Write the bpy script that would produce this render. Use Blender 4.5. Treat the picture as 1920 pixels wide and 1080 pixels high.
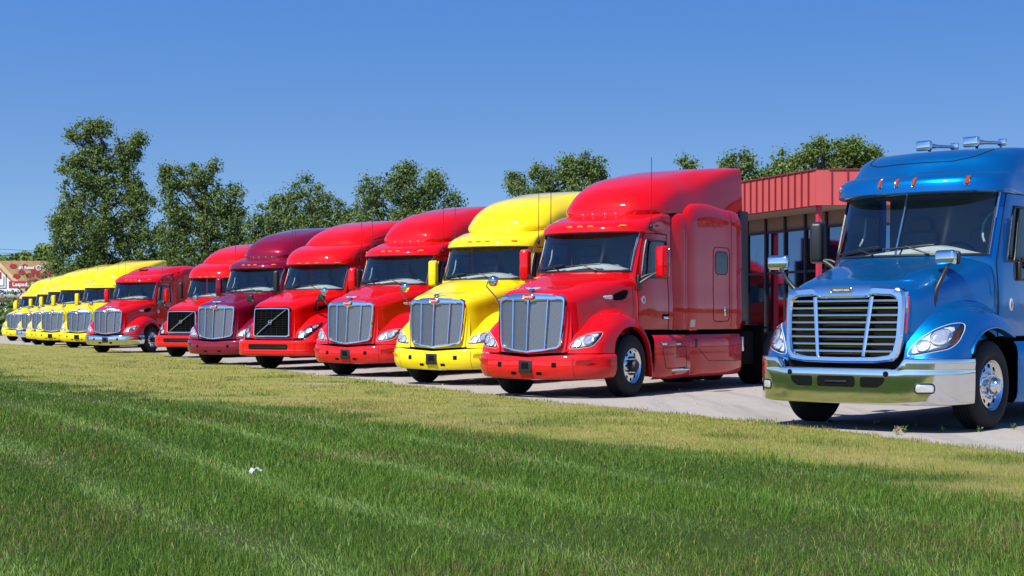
import bpy, bmesh, math, random
import numpy as np
from mathutils import Vector, Matrix
from mathutils.bvhtree import BVHTree

R = math.radians
rng = np.random.default_rng(11)
random.seed(11)
scene = bpy.context.scene
for o in list(bpy.data.objects):
    bpy.data.objects.remove(o)
COL = scene.collection

# ------------------------------------------------------------------ camera
CAM_H = 1.235
cam_d = bpy.data.cameras.new('camera')
cam = bpy.data.objects.new('camera', cam_d)
COL.objects.link(cam)
cam.location = (0, 0, CAM_H)
cam.rotation_euler = (R(90), 0, 0)
cam_d.sensor_width = 36.0
cam_d.lens = 36.0 * 2807.0 / 1920.0
cam_d.shift_y = (601.0 - 540.0) / 1920.0
cam_d.clip_end = 20000
cam_d.clip_start = 0.1
scene.camera = cam

# ------------------------------------------------------------------ sky and sun
SUN_AZ = 40.0        # degrees left of straight behind the camera
SUN_EL = 50.0
world = bpy.data.worlds.new('World')
scene.world = world
world.use_nodes = True
wn = world.node_tree.nodes
wl = world.node_tree.links
wn.clear()
sky = wn.new('ShaderNodeTexSky')
sky.sky_type = 'NISHITA'
sky.sun_disc = False
sky.sun_elevation = R(SUN_EL)
sky.sun_rotation = R(180.0 + SUN_AZ)
sky.altitude = 250
sky.air_density = 1.0
sky.dust_density = 0.25
sky.ozone_density = 3.2
bg = wn.new('ShaderNodeBackground')
bg.inputs['Strength'].default_value = 0.14
wo = wn.new('ShaderNodeOutputWorld')
# clear dry air: the whole dome is read a little higher up than the eye looks, so the blue reaches down to the trees
tco = wn.new('ShaderNodeTexCoord')
sxyz = wn.new('ShaderNodeSeparateXYZ'); wl.new(tco.outputs['Generated'], sxyz.inputs[0])
lz = wn.new('ShaderNodeMath'); lz.operation = 'MULTIPLY_ADD'; lz.inputs[1].default_value = 2.6; lz.inputs[2].default_value = 0.17
wl.new(sxyz.outputs['Z'], lz.inputs[0])
cxyz = wn.new('ShaderNodeCombineXYZ')
wl.new(sxyz.outputs['X'], cxyz.inputs['X']); wl.new(sxyz.outputs['Y'], cxyz.inputs['Y']); wl.new(lz.outputs[0], cxyz.inputs['Z'])
nrm = wn.new('ShaderNodeVectorMath'); nrm.operation = 'NORMALIZE'
wl.new(cxyz.outputs[0], nrm.inputs[0]); wl.new(nrm.outputs[0], sky.inputs['Vector'])
# deep blue overhead easing to pale blue near the horizon, the same all round
skr = wn.new('ShaderNodeValToRGB')
els = skr.color_ramp.elements
els[0].position = 0.03; els[0].color = (1.04, 1.06, 0.97, 1)
els[1].position = 0.24; els[1].color = (0.58, 0.98, 1.40, 1)
e2 = els.new(1.0); e2.color = (0.22, 0.40, 0.70, 1)
e_ = els.new(0.08); e_.color = (0.95, 1.04, 1.03, 1)
wl.new(sxyz.outputs['Z'], skr.inputs[0])
smx = wn.new('ShaderNodeMix'); smx.data_type = 'RGBA'; smx.blend_type = 'MULTIPLY'; smx.inputs[0].default_value = 1.0
wl.new(sky.outputs[0], smx.inputs[6]); wl.new(skr.outputs[0], smx.inputs[7])
wl.new(smx.outputs[2], bg.inputs['Color'])
wl.new(bg.outputs[0], wo.inputs['Surface'])

sun_d = bpy.data.lights.new('sun', 'SUN')
sun_d.energy = 5.0
sun_d.angle = R(0.53)
sun_d.color = (1.0, 0.955, 0.88)
sun = bpy.data.objects.new('sun', sun_d)
COL.objects.link(sun)
to_sun = Vector((-math.sin(R(SUN_AZ)) * math.cos(R(SUN_EL)), -math.cos(R(SUN_AZ)) * math.cos(R(SUN_EL)), math.sin(R(SUN_EL))))
sun.rotation_euler = to_sun.to_track_quat('Z', 'Y').to_euler()
sun.location = to_sun * 60

scene.view_settings.view_transform = 'Standard'
scene.view_settings.look = 'None'
scene.view_settings.exposure = 0.45
scene.view_settings.gamma = 1.0
scene.render.engine = 'CYCLES'
scene.cycles.max_bounces = 7
scene.cycles.transparent_max_bounces = 12
scene.cycles.caustics_reflective = False
scene.cycles.caustics_refractive = False
scene.cycles.use_denoising = True

# ------------------------------------------------------------------ materials
MAT = {}
def new_mat(name):
    m = bpy.data.materials.new(name)
    m.use_nodes = True
    MAT[name] = m
    nt = m.node_tree
    b = nt.nodes['Principled BSDF']
    return m, nt, b

def plain(name, col, rough=0.5, metal=0.0, spec=0.5, coat=0.0, noise=0.0, nscale=6.0, bump=0.0, bscale=40.0, emit=None):
    m, nt, b = new_mat(name)
    b.inputs['Base Color'].default_value = (*col, 1)
    b.inputs['Roughness'].default_value = rough
    b.inputs['Metallic'].default_value = metal
    b.inputs['Specular IOR Level'].default_value = spec
    b.inputs['Coat Weight'].default_value = coat
    b.inputs['Coat Roughness'].default_value = 0.04
    tc = nt.nodes.new('ShaderNodeTexCoord')
    if noise > 0:
        n = nt.nodes.new('ShaderNodeTexNoise'); n.inputs['Scale'].default_value = nscale; n.inputs['Detail'].default_value = 5
        nt.links.new(tc.outputs['Object'], n.inputs['Vector'])
        mx = nt.nodes.new('ShaderNodeMix'); mx.data_type = 'RGBA'
        mx.inputs[6].default_value = (*[c * (1 - noise) for c in col], 1)
        mx.inputs[7].default_value = (*[min(1, c * (1 + noise)) for c in col], 1)
        nt.links.new(n.outputs['Fac'], mx.inputs[0])
        nt.links.new(mx.outputs[2], b.inputs['Base Color'])
        mr = nt.nodes.new('ShaderNodeMapRange')
        mr.inputs['To Min'].default_value = max(0.02, rough - 0.12 * noise * 3); mr.inputs['To Max'].default_value = min(1, rough + 0.12 * noise * 3)
        nt.links.new(n.outputs['Fac'], mr.inputs['Value']); nt.links.new(mr.outputs[0], b.inputs['Roughness'])
    if bump > 0:
        n2 = nt.nodes.new('ShaderNodeTexNoise'); n2.inputs['Scale'].default_value = bscale; n2.inputs['Detail'].default_value = 4
        nt.links.new(tc.outputs['Object'], n2.inputs['Vector'])
        bp = nt.nodes.new('ShaderNodeBump'); bp.inputs['Strength'].default_value = bump; bp.inputs['Distance'].default_value = 0.01
        nt.links.new(n2.outputs['Fac'], bp.inputs['Height']); nt.links.new(bp.outputs[0], b.inputs['Normal'])
    return m

def paint(name, col, metal=0.0, flake=0.0):
    """glossy vehicle paint: clear coat, faint panel waviness, road film near the ground"""
    m, nt, b = new_mat(name)
    tc = nt.nodes.new('ShaderNodeTexCoord')
    n = nt.nodes.new('ShaderNodeTexNoise'); n.inputs['Scale'].default_value = 1.7; n.inputs['Detail'].default_value = 6
    nt.links.new(tc.outputs['Object'], n.inputs['Vector'])
    mx = nt.nodes.new('ShaderNodeMix'); mx.data_type = 'RGBA'
    mx.inputs[6].default_value = (*[c * 0.93 for c in col], 1)
    mx.inputs[7].default_value = (*[min(1, c * 1.05) for c in col], 1)
    nt.links.new(n.outputs['Fac'], mx.inputs[0])
    # thin dust film, thicker low on the body
    sep = nt.nodes.new('ShaderNodeSeparateXYZ'); nt.links.new(tc.outputs['Object'], sep.inputs[0])
    mr = nt.nodes.new('ShaderNodeMapRange'); mr.inputs['From Min'].default_value = 1.1; mr.inputs['From Max'].default_value = 0.2
    mr.inputs['To Min'].default_value = 0.0; mr.inputs['To Max'].default_value = 0.10
    nt.links.new(sep.outputs['Z'], mr.inputs['Value'])
    n3 = nt.nodes.new('ShaderNodeTexNoise'); n3.inputs['Scale'].default_value = 9; n3.inputs['Detail'].default_value = 8
    nt.links.new(tc.outputs['Object'], n3.inputs['Vector'])
    mu = nt.nodes.new('ShaderNodeMath'); mu.operation = 'MULTIPLY'
    nt.links.new(mr.outputs[0], mu.inputs[0]); nt.links.new(n3.outputs['Fac'], mu.inputs[1])
    mx2 = nt.nodes.new('ShaderNodeMix'); mx2.data_type = 'RGBA'
    mx2.inputs[7].default_value = (0.32, 0.27, 0.22, 1)
    nt.links.new(mu.outputs[0], mx2.inputs[0]); nt.links.new(mx.outputs[2], mx2.inputs[6])
    nt.links.new(mx2.outputs[2], b.inputs['Base Color'])
    b.inputs['Metallic'].default_value = metal
    b.inputs['Roughness'].default_value = (0.36 if metal > .5 else 0.45) if metal else 0.5
    b.inputs['Specular IOR Level'].default_value = 0.05
    b.inputs['Coat Weight'].default_value = 1.0
    cr = nt.nodes.new('ShaderNodeMapRange'); cr.inputs['From Min'].default_value = 0.42; cr.inputs['From Max'].default_value = 0.72
    cr.inputs['To Min'].default_value = 0.025; cr.inputs['To Max'].default_value = 0.13
    nt.links.new(n3.outputs['Fac'], cr.inputs['Value']); nt.links.new(cr.outputs[0], b.inputs['Coat Roughness'])
    b.inputs['Coat IOR'].default_value = 1.45
    n2 = nt.nodes.new('ShaderNodeTexNoise'); n2.inputs['Scale'].default_value = 2.2; n2.inputs['Detail'].default_value = 2
    nt.links.new(tc.outputs['Object'], n2.inputs['Vector'])
    bp = nt.nodes.new('ShaderNodeBump'); bp.inputs['Strength'].default_value = 0.05; bp.inputs['Distance'].default_value = 0.02
    nt.links.new(n2.outputs['Fac'], bp.inputs['Height']); nt.links.new(bp.outputs[0], b.inputs['Normal']); nt.links.new(bp.outputs[0], b.inputs['Coat Normal'])
    return m

def glass_mat(name, tint, ior=1.5, gl=0.02, extra=0.0):
    m, nt, b = new_mat(name)
    nt.nodes.remove(b)
    out = nt.nodes['Material Output']
    tr = nt.nodes.new('ShaderNodeBsdfTransparent'); tr.inputs['Color'].default_value = (*tint, 1)
    g = nt.nodes.new('ShaderNodeBsdfGlossy'); g.inputs['Roughness'].default_value = gl; g.inputs['Color'].default_value = (1, 1, 1, 1)
    fr = nt.nodes.new('ShaderNodeFresnel'); fr.inputs['IOR'].default_value = ior
    ad = nt.nodes.new('ShaderNodeMath'); ad.operation = 'ADD'; ad.inputs[1].default_value = extra; ad.use_clamp = True
    mix = nt.nodes.new('ShaderNodeMixShader')
    nt.links.new(fr.outputs[0], ad.inputs[0]); nt.links.new(ad.outputs[0], mix.inputs[0])
    nt.links.new(tr.outputs[0], mix.inputs[1]); nt.links.new(g.outputs[0], mix.inputs[2])
    nt.links.new(mix.outputs[0], out.inputs['Surface'])
    return m

paint('paint_red', (0.60, 0.0015, 0.004))
paint('paint_bright_red', (0.66, 0.002, 0.002))
paint('paint_maroon', (0.20, 0.001, 0.02), metal=0.2)
paint('paint_yellow', (0.85, 0.64, 0.004))
paint('paint_blue', (0.0, 0.16, 0.46), metal=0.74)
plain('chrome', (0.72, 0.73, 0.75), rough=0.07, metal=1.0, noise=0.05, nscale=12)
plain('bright_chrome', (0.88, 0.89, 0.9), rough=0.12, metal=1.0)
plain('alloy', (0.74, 0.74, 0.75), rough=0.2, metal=1.0, noise=0.06, nscale=20)
plain('rubber', (0.016, 0.016, 0.017), rough=0.75, spec=0.3, noise=0.25, nscale=25, bump=0.2, bscale=120)
plain('black_plastic', (0.014, 0.014, 0.015), rough=0.42, noise=0.2, nscale=30)
plain('black_gloss', (0.008, 0.008, 0.009), rough=0.12)
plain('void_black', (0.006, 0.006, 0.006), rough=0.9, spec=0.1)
plain('chassis', (0.018, 0.018, 0.019), rough=0.6, noise=0.3, nscale=14)
plain('seam_dark', (0.012, 0.008, 0.008), rough=0.8, spec=0.1)
plain('cabin_grey', (0.17, 0.18, 0.18), rough=0.8)
plain('dash_grey', (0.42, 0.46, 0.45), rough=0.75, noise=0.1, nscale=8)
plain('seat_cloth', (0.13, 0.13, 0.135), rough=0.9)
plain('white_sticker', (0.75, 0.75, 0.73), rough=0.45)
plain('cream_label', (0.62, 0.58, 0.42), rough=0.5)
plain('amber', (0.70, 0.20, 0.008), rough=0.2, coat=0.6)
plain('dark_amber', (0.30, 0.055, 0.006), rough=0.15, coat=0.8)
plain('red_lens', (0.5, 0.02, 0.01), rough=0.15, coat=0.8)
plain('reflector', (0.88, 0.9, 0.92), rough=0.2, metal=0.7, noise=0.12, nscale=30, bump=0.25, bscale=45)
plain('lamp_housing', (0.74, 0.76, 0.78), rough=0.3, metal=0.25, noise=0.15, nscale=25)
plain('lamp_dark', (0.05, 0.05, 0.055), rough=0.2, metal=0.4)
plain('badge_red', (0.42, 0.006, 0.012), rough=0.2, coat=0.8)
plain('badge_blue', (0.02, 0.06, 0.28), rough=0.25, coat=0.6)
plain('badge_grey', (0.10, 0.11, 0.13), rough=0.3, metal=0.5)
glass_mat('windshield_glass', (0.84, 0.90, 0.90), extra=0.05)
glass_mat('side_glass', (0.40, 0.44, 0.42), extra=0.03)
glass_mat('lamp_lens', (0.93, 0.95, 0.97), ior=1.45)

def mesh_mat():
    """perforated grille sheet"""
    m, nt, b = new_mat('grille_sheet')
    tc = nt.nodes.new('ShaderNodeTexCoord')
    sep = nt.nodes.new('ShaderNodeSeparateXYZ'); nt.links.new(tc.outputs['Object'], sep.inputs[0])
    def sn(src, k, off=None):
        mu = nt.nodes.new('ShaderNodeMath'); mu.operation = 'MULTIPLY'; mu.inputs[1].default_value = k
        nt.links.new(src, mu.inputs[0])
        s = nt.nodes.new('ShaderNodeMath'); s.operation = 'SINE'; nt.links.new(mu.outputs[0], s.inputs[0])
        return s.outputs[0]
    a = sn(sep.outputs['X'], 2 * math.pi / 0.026); c = sn(sep.outputs['Z'], 2 * math.pi / 0.026)
    mu = nt.nodes.new('ShaderNodeMath'); mu.operation = 'MULTIPLY'; nt.links.new(a, mu.inputs[0]); nt.links.new(c, mu.inputs[1])
    gt = nt.nodes.new('ShaderNodeMath'); gt.operation = 'GREATER_THAN'; gt.inputs[1].default_value = 0.12; nt.links.new(mu.outputs[0], gt.inputs[0])
    mx = nt.nodes.new('ShaderNodeMix'); mx.data_type = 'RGBA'
    mx.inputs[6].default_value = (0.34, 0.335, 0.33, 1); mx.inputs[7].default_value = (0.02, 0.02, 0.02, 1)
    nt.links.new(gt.outputs[0], mx.inputs[0]); nt.links.new(mx.outputs[2], b.inputs['Base Color'])
    b.inputs['Metallic'].default_value = 0.8; b.inputs['Roughness'].default_value = 0.36
mesh_mat()
# ------------------------------------------------------------------ geometry helpers
def upsample(P, counts, sharp=()):
    """smooth (non-uniform Catmull-Rom) refinement of control points along axis 0"""
    P = np.asarray(P, float); m = len(P)
    if np.isscalar(counts): counts = [int(counts)] * (m - 1)
    D = P[1:] - P[:-1]
    h = np.sqrt((D.reshape(m - 1, -1, P.shape[-1]) ** 2).sum(-1)).mean(1) + 1e-6
    hb = h.reshape((-1,) + (1,) * (P.ndim - 1))
    S = D / hb
    T0 = np.empty_like(P); T1 = np.empty_like(P)
    for i in range(m):
        if i == 0: t = S[0]; T0[i] = T1[i] = t
        elif i == m - 1: t = S[-1]; T0[i] = T1[i] = t
        elif i in sharp: T0[i] = S[i - 1]; T1[i] = S[i]
        else:
            t = (S[i - 1] * h[i] + S[i] * h[i - 1]) / (h[i] + h[i - 1]); T0[i] = T1[i] = t
    out = []
    for i in range(m - 1):
        n = counts[i]
        for k in range(n):
            s = k / n
            a = 2 * s ** 3 - 3 * s ** 2 + 1; b = s ** 3 - 2 * s ** 2 + s; c = -2 * s ** 3 + 3 * s ** 2; d = s ** 3 - s ** 2
            lin = (i in sharp) and (i + 1 in sharp)
            if lin: out.append(P[i] + D[i] * s)
            else: out.append(a * P[i] + b * hb[i] * T1[i] + c * P[i + 1] + d * hb[i] * T0[i + 1])
    out.append(P[-1])
    return np.array(out)

def surf(C, cu, cv, su=(), sv=()):
    C = np.asarray(C, float)
    G = upsample(C, cu, su)
    G = upsample(G.transpose(1, 0, 2), cv, sv).transpose(1, 0, 2)
    return G

def sym(C):
    C = np.asarray(C, float)
    M = C[:, ::-1].copy(); M[..., 0] *= -1
    return np.concatenate([M[:, :-1], C], 1)

def grid(G, mask=None, flip=False):
    M, N = G.shape[:2]
    f = []
    for i in range(M - 1):
        for j in range(N - 1):
            if mask is not None and not mask[i, j]: continue
            q = (i * N + j, i * N + j + 1, (i + 1) * N + j + 1, (i + 1) * N + j)
            f.append(q[::-1] if flip else q)
    return clean(G.reshape(-1, 3), f)

def clean(v, f):
    v = np.asarray(v, float)
    used = np.zeros(len(v), bool)
    for q in f: used[list(q)] = True
    idx = np.cumsum(used) - 1
    return v[used], [tuple(int(idx[k]) for k in q) for q in f]

def join(*parts):
    V = []; F = []; o = 0
    for v, f in parts:
        v = np.asarray(v, float).reshape(-1, 3)
        V.append(v); F += [tuple(k + o for k in q) for q in f]; o += len(v)
    return np.concatenate(V), F

def mirror(p):
    v, f = p
    v = np.array(v, float); v[:, 0] *= -1
    return v, [tuple(q[::-1]) for q in f]

def moved(p, d):
    return np.asarray(p[0], float) + np.asarray(d, float), p[1]

def rotz(p, a, c=(0, 0, 0)):
    v = np.asarray(p[0], float) - np.asarray(c); ca, sa = math.cos(a), math.sin(a)
    v = v @ np.array([[ca, sa, 0], [-sa, ca, 0], [0, 0, 1]]) + np.asarray(c)
    return v, p[1]

def box(c, s, bev=0.0, seg=2, rot=None):
    bm = bmesh.new()
    bmesh.ops.create_cube(bm, size=1.0)
    for v in bm.verts: v.co = Vector((v.co.x * s[0], v.co.y * s[1], v.co.z * s[2]))
    if bev > 0: bmesh.ops.bevel(bm, geom=list(bm.edges), offset=bev, segments=seg, profile=0.5, affect='EDGES')
    if rot is not None: bmesh.ops.transform(bm, matrix=rot.to_4x4(), verts=bm.verts)
    bm.verts.index_update()
    v = np.array([tuple(x.co) for x in bm.verts]) + np.asarray(c, float)
    f = [tuple(x.index for x in q.verts) for q in bm.faces]
    bm.free()
    return v, f

def tube(path, r, n=8, closed=False):
    P = np.asarray(path, float); m = len(P)
    rr = np.full(m, r) if np.isscalar(r) else np.asarray(r, float)
    V = []; up = None
    for i in range(m):
        a = P[(i - 1) % m] if (closed or i > 0) else P[i]
        b = P[(i + 1) % m] if (closed or i < m - 1) else P[i]
        t = b - a; t = t / (np.linalg.norm(t) + 1e-12)
        if up is None:
            up = np.array([0, 0, 1.]) if abs(t[2]) < 0.9 else np.array([1., 0, 0])
        s = np.cross(t, up); s /= np.linalg.norm(s) + 1e-12
        u = np.cross(s, t); up = u
        for k in range(n):
            an = 2 * math.pi * k / n
            V.append(P[i] + rr[i] * (math.cos(an) * s + math.sin(an) * u))
    F = []
    for i in range(m if closed else m - 1):
        for k in range(n):
            a = i * n + k; b = i * n + (k + 1) % n
            c = ((i + 1) % m) * n + (k + 1) % n; d = ((i + 1) % m) * n + k
            F.append((a, b, c, d))
    if not closed:
        F.append(tuple(range(n))[::-1]); F.append(tuple((m - 1) * n + k for k in range(n)))
    return np.array(V), F

def lathe(prof, n=48, axis='x', c=(0, 0, 0)):
    """prof: list of (h, r) along the axis"""
    V = []; F = []
    for h, r in prof:
        for k in range(n):
            a = 2 * math.pi * k / n
            p = (h, r * math.cos(a), r * math.sin(a))
            if axis == 'z': p = (p[1], p[2], p[0])
            if axis == 'y': p = (p[2], p[0], p[1])
            V.append((p[0] + c[0], p[1] + c[1], p[2] + c[2]))
    for i in range(len(prof) - 1):
        for k in range(n):
            F.append((i * n + k, i * n + (k + 1) % n, (i + 1) * n + (k + 1) % n, (i + 1) * n + k))
    return np.array(V), F

def disc(c, r, h, axis='x', n=16, bev=0.2):
    return capped(lathe([(0, r), (h * (1 - bev), r), (h, r * (1 - bev))], n, axis, c), n)

def capped(p, n):
    v, f = p
    m = len(v) // n
    return v, f + [tuple(range(n))[::-1], tuple((m - 1) * n + k for k in range(n))]

def prism(pts, d):
    """3-D outline (n,3) extruded by vector d, both ends capped"""
    P = np.asarray(pts, float); n = len(P)
    V = np.concatenate([P, P + np.asarray(d, float)])
    F = [tuple(range(n))[::-1], tuple(range(n, 2 * n))]
    for k in range(n): F.append((k, (k + 1) % n, n + (k + 1) % n, n + k))
    return V, F

def resample(P, n, closed=True):
    P = np.asarray(P, float)
    Q = np.concatenate([P, P[:1]]) if closed else P
    s = np.concatenate([[0], np.cumsum(np.linalg.norm(Q[1:] - Q[:-1], axis=1))])
    t = np.linspace(0, s[-1], n, endpoint=not closed)
    return np.stack([np.interp(t, s, Q[:, k]) for k in range(Q.shape[1])], 1)

def rounded(P, rad, n=4):
    """round the corners of a closed 2-D polygon"""
    P = np.asarray(P, float); m = len(P); out = []
    for i in range(m):
        a, b, c = P[i - 1], P[i], P[(i + 1) % m]
        u = a - b; v = c - b; lu, lv = np.linalg.norm(u), np.linalg.norm(v)
        r = min(rad, lu * 0.45, lv * 0.45)
        p, q = b + u / lu * r, b + v / lv * r
        for k in range(n + 1):
            t = k / n
            out.append((1 - t) ** 2 * p + 2 * t * (1 - t) * b + t ** 2 * q)
    return np.array(out)

def bvh_of(*parts):
    v, f = join(*parts)
    return BVHTree.FromPolygons([Vector(x) for x in v], f)

def cast(bvh, p, d):
    d = Vector(d)
    hit, nor, _, _ = bvh.ray_cast(Vector(p) - d * 4.0, d, 9.0)
    if hit is None:
        hit, nor, _, _ = bvh.find_nearest(Vector(p))
    if nor.dot(d) > 0: nor = -nor
    return np.array(hit), np.array(nor)

def lift(view, pts2, base=0.0):
    """2-D outline -> 3-D points: view 'front' takes (x, z), 'side' takes (y, z) on the driver's side, 'top' takes (x, y)"""
    pts2 = np.asarray(pts2, float)
    z = np.full(len(pts2), base)
    if view == 'front': return np.stack([pts2[:, 0], z, pts2[:, 1]], 1), (0, 1, 0)
    if view == 'side': return np.stack([z + 1.0, pts2[:, 0], pts2[:, 1]], 1), (-1, 0, 0)
    if view == 'top': return np.stack([pts2[:, 0], pts2[:, 1], z + 3.0], 1), (0, 0, -1)

def patch(bvh, view, outline, off0=0.002, off1=0.008, rings=(1.0, 0.93, 0.7, 0.4), n=36, base=0.0, sink=0.012, smooth_n=0.0):
    """a piece laid on a curved body: outline projected onto it, standing off0 proud at its edge and off1 inside"""
    O = resample(outline, n)
    c = O.mean(0)
    V = []; F = []
    def put(P2, off):
        p3, d = lift(view, P2, base)
        res = []
        for p in p3:
            h, nn = cast(bvh, p, d); res.append(h + nn * off)
        return res
    rows = [put(O, -sink)] + [put(c + (O - c) * t, off0 + (off1 - off0) * min(1, (1 - t) / 0.3)) for t in rings]
    for r in rows: V += r
    V += put(c[None], off1)
    m = len(rows)
    for i in range(m - 1):
        for k in range(n):
            F.append((i * n + k, i * n + (k + 1) % n, (i + 1) * n + (k + 1) % n, (i + 1) * n + k))
    for k in range(n): F.append(((m - 1) * n + k, (m - 1) * n + (k + 1) % n, m * n))
    return np.array(V), F

def seam(bvh, view, line, r=0.006, closed=False, off=0.0, base=0.0, n=None):
    L = np.asarray(line, float)
    L = resample(L, n or max(8, int(np.linalg.norm(np.diff(L, axis=0), axis=1).sum() / 0.06)), closed)
    p3, d = lift(view, L, base)
    P = []
    for p in p3:
        h, nn = cast(bvh, p, d); P.append(h + nn * off)
    return tube(P, r, 6, closed)

def rect(a0, b0, a1, b1):
    return np.array([(a0, b0), (a1, b0), (a1, b1), (a0, b1)], float)

def ellipse(c, a, b, n=24):
    t = np.linspace(0, 2 * math.pi, n, endpoint=False)
    return np.stack([c[0] + a * np.cos(t), c[1] + b * np.sin(t)], 1)

def make_mesh(name, v, f, angle=38.0):
    me = bpy.data.meshes.new(name)
    me.from_pydata([tuple(x) for x in np.asarray(v, float)], [], [tuple(int(k) for k in q) for q in f])
    me.update()
    bm = bmesh.new(); bm.from_mesh(me)
    bmesh.ops.remove_doubles(bm, verts=bm.verts, dist=1e-5)
    bmesh.ops.recalc_face_normals(bm, faces=bm.faces)
    bm.to_mesh(me); bm.free()
    me.shade_smooth()
    me.set_sharp_from_angle(angle=R(angle))
    return me

def text_mesh(body, size, depth=0.002, bold=0.0):
    cu = bpy.data.curves.new('lettering', 'FONT')
    cu.body = body; cu.size = size; cu.extrude = depth; cu.align_x = 'CENTER'; cu.align_y = 'CENTER'
    cu.offset = bold; cu.resolution_u = 3
    ob = bpy.data.objects.new('lettering', cu)
    COL.objects.link(ob)
    dg = bpy.context.evaluated_depsgraph_get()
    me = bpy.data.meshes.new_from_object(ob.evaluated_get(dg))
    v = np.array([tuple(x.co) for x in me.vertices]); f = [tuple(p.vertices) for p in me.polygons]
    bpy.data.objects.remove(ob); bpy.data.curves.remove(cu); bpy.data.meshes.remove(me)
    return v, f

def upright(p, c, flipx=False):
    """lettering in the xy plane stood up to face -y at point c"""
    v, f = p
    w = np.stack([v[:, 0], -v[:, 2], v[:, 1]], 1) + np.asarray(c, float)
    return w, f

def link(name, me, mat=None, parent=None, loc=None, **props):
    o = bpy.data.objects.new(name, me)
    COL.objects.link(o)
    if mat is not None:
        if not me.materials: me.materials.append(MAT[mat])
        o.material_slots[0].link = 'OBJECT'
        o.material_slots[0].material = MAT[mat]
    if parent is not None: o.parent = parent
    if loc is not None: o.location = loc
    for k, v in props.items(): o[k] = v
    return o

def empty(name, loc, rz=0.0, **props):
    o = bpy.data.objects.new(name, None)
    COL.objects.link(o)
    o.empty_display_size = 0.3
    o.location = loc; o.rotation_euler = (0, 0, rz)
    for k, v in props.items(): o[k] = v
    return o

class Kit:
    """the parts of one kind of vehicle, built once; place() makes one vehicle of it"""
    def __init__(self): self.parts = []
    def add(self, name, p, mat, parent=None, angle=38.0, label=None, only=None):
        me = make_mesh(name, p[0], p[1], angle)
        self.parts.append((name, me, mat, parent, label, only))
        return len(self.parts) - 1
    def both(self, name, p, mat, parent=None, angle=38.0, label=None, only=None):
        a = self.add(name, p, mat, parent, angle, label, only)
        b = self.add(name, mirror(p), mat, parent, angle, label, only)
        return a, b
    def place(self, name, loc, yaw, paintmat, label, group, cat='truck', tags=(), swap=None):
        root = empty(name, loc, -R(yaw), label=label, category=cat, group=group)
        made = {}
        for i, (n, me, mat, par, lab, only) in enumerate(self.parts):
            if only is not None and only not in tags: continue
            if par is not None and par not in made: continue
            m = paintmat if mat == 'paint' else mat
            if swap and (n, mat) in swap: m = swap[(n, mat)]
            ob = link(n, me, m, made[par] if par is not None else root)
            if lab: ob['label'] = lab
            made[i] = ob
        return root
# ------------------------------------------------------------------ ground
EDGE_Y = np.array([-60, 0, 13.76, 17.87, 22.96, 30.15, 38.95, 55.0, 68.0, 78.8, 100, 140.0])
EDGE_X = np.array([34.0, 10.2, 4.70, 3.06, .33, -2.79, -6.66, -12.9, -19.6, -26.9, -37.0, -56.0])
LUSH_Y = np.array([-20, 0, 5, 10.2, 10.7, 11.6, 12.4, 12.8, 13.9, 15, 16.7, 18.3, 19.9, 22.2, 23.3, 27.5, 29.9, 39.8, 60, 100.0])
LUSH_X = np.array([16, 8, 5.5, 3.7, 3.3, 3.2, 2.6, 1.7, 1.3, .5, -.9, -1.8, -2.7, -4.4, -5.6, -7.9, -9.5, -14.2, -24, -45.0])
def edge_x(y): return np.interp(y, EDGE_Y, EDGE_X)
def vnoise(x, y, s, seed=0):
    """cheap smooth value noise, vectorised"""
    x = np.asarray(x) / s + seed * 17.3; y = np.asarray(y) / s + seed * 9.1
    xi = np.floor(x); yi = np.floor(y); fx = x - xi; fy = y - yi
    fx = fx * fx * (3 - 2 * fx); fy = fy * fy * (3 - 2 * fy)
    def hsh(a, b):
        v = np.sin(a * 127.1 + b * 311.7 + seed * 74.7) * 43758.5453
        return v - np.floor(v)
    return (hsh(xi, yi) * (1 - fx) + hsh(xi + 1, yi) * fx) * (1 - fy) + (hsh(xi, yi + 1) * (1 - fx) + hsh(xi + 1, yi + 1) * fx) * fy
def lushness(x, y):
    d = np.interp(y, LUSH_Y, LUSH_X) - x + (vnoise(x, y, 1.2, 1) - .5) * 1.3 + (vnoise(x, y, .35, 2) - .5) * .7
    l = 1 / (1 + np.exp(-d / .17))
    # stray green tufts in the dry strip
    t = vnoise(x, y, .9, 5)
    return np.maximum(l, np.clip((t - .74) * 3, 0, 1) * .6)

def bareness(x, y):
    d = edge_x(y) - x
    m = np.clip((vnoise(x, y, 1.6, 31) * .7 + vnoise(x, y, .45, 32) * .3 - .63) * 7, 0, 1)
    return m * np.clip((2.6 - d) / 1.0, 0, 1) * np.clip((y - 19) / 3, 0, 1) * np.clip((42 - y) / 6, 0, 1) * .8

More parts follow.
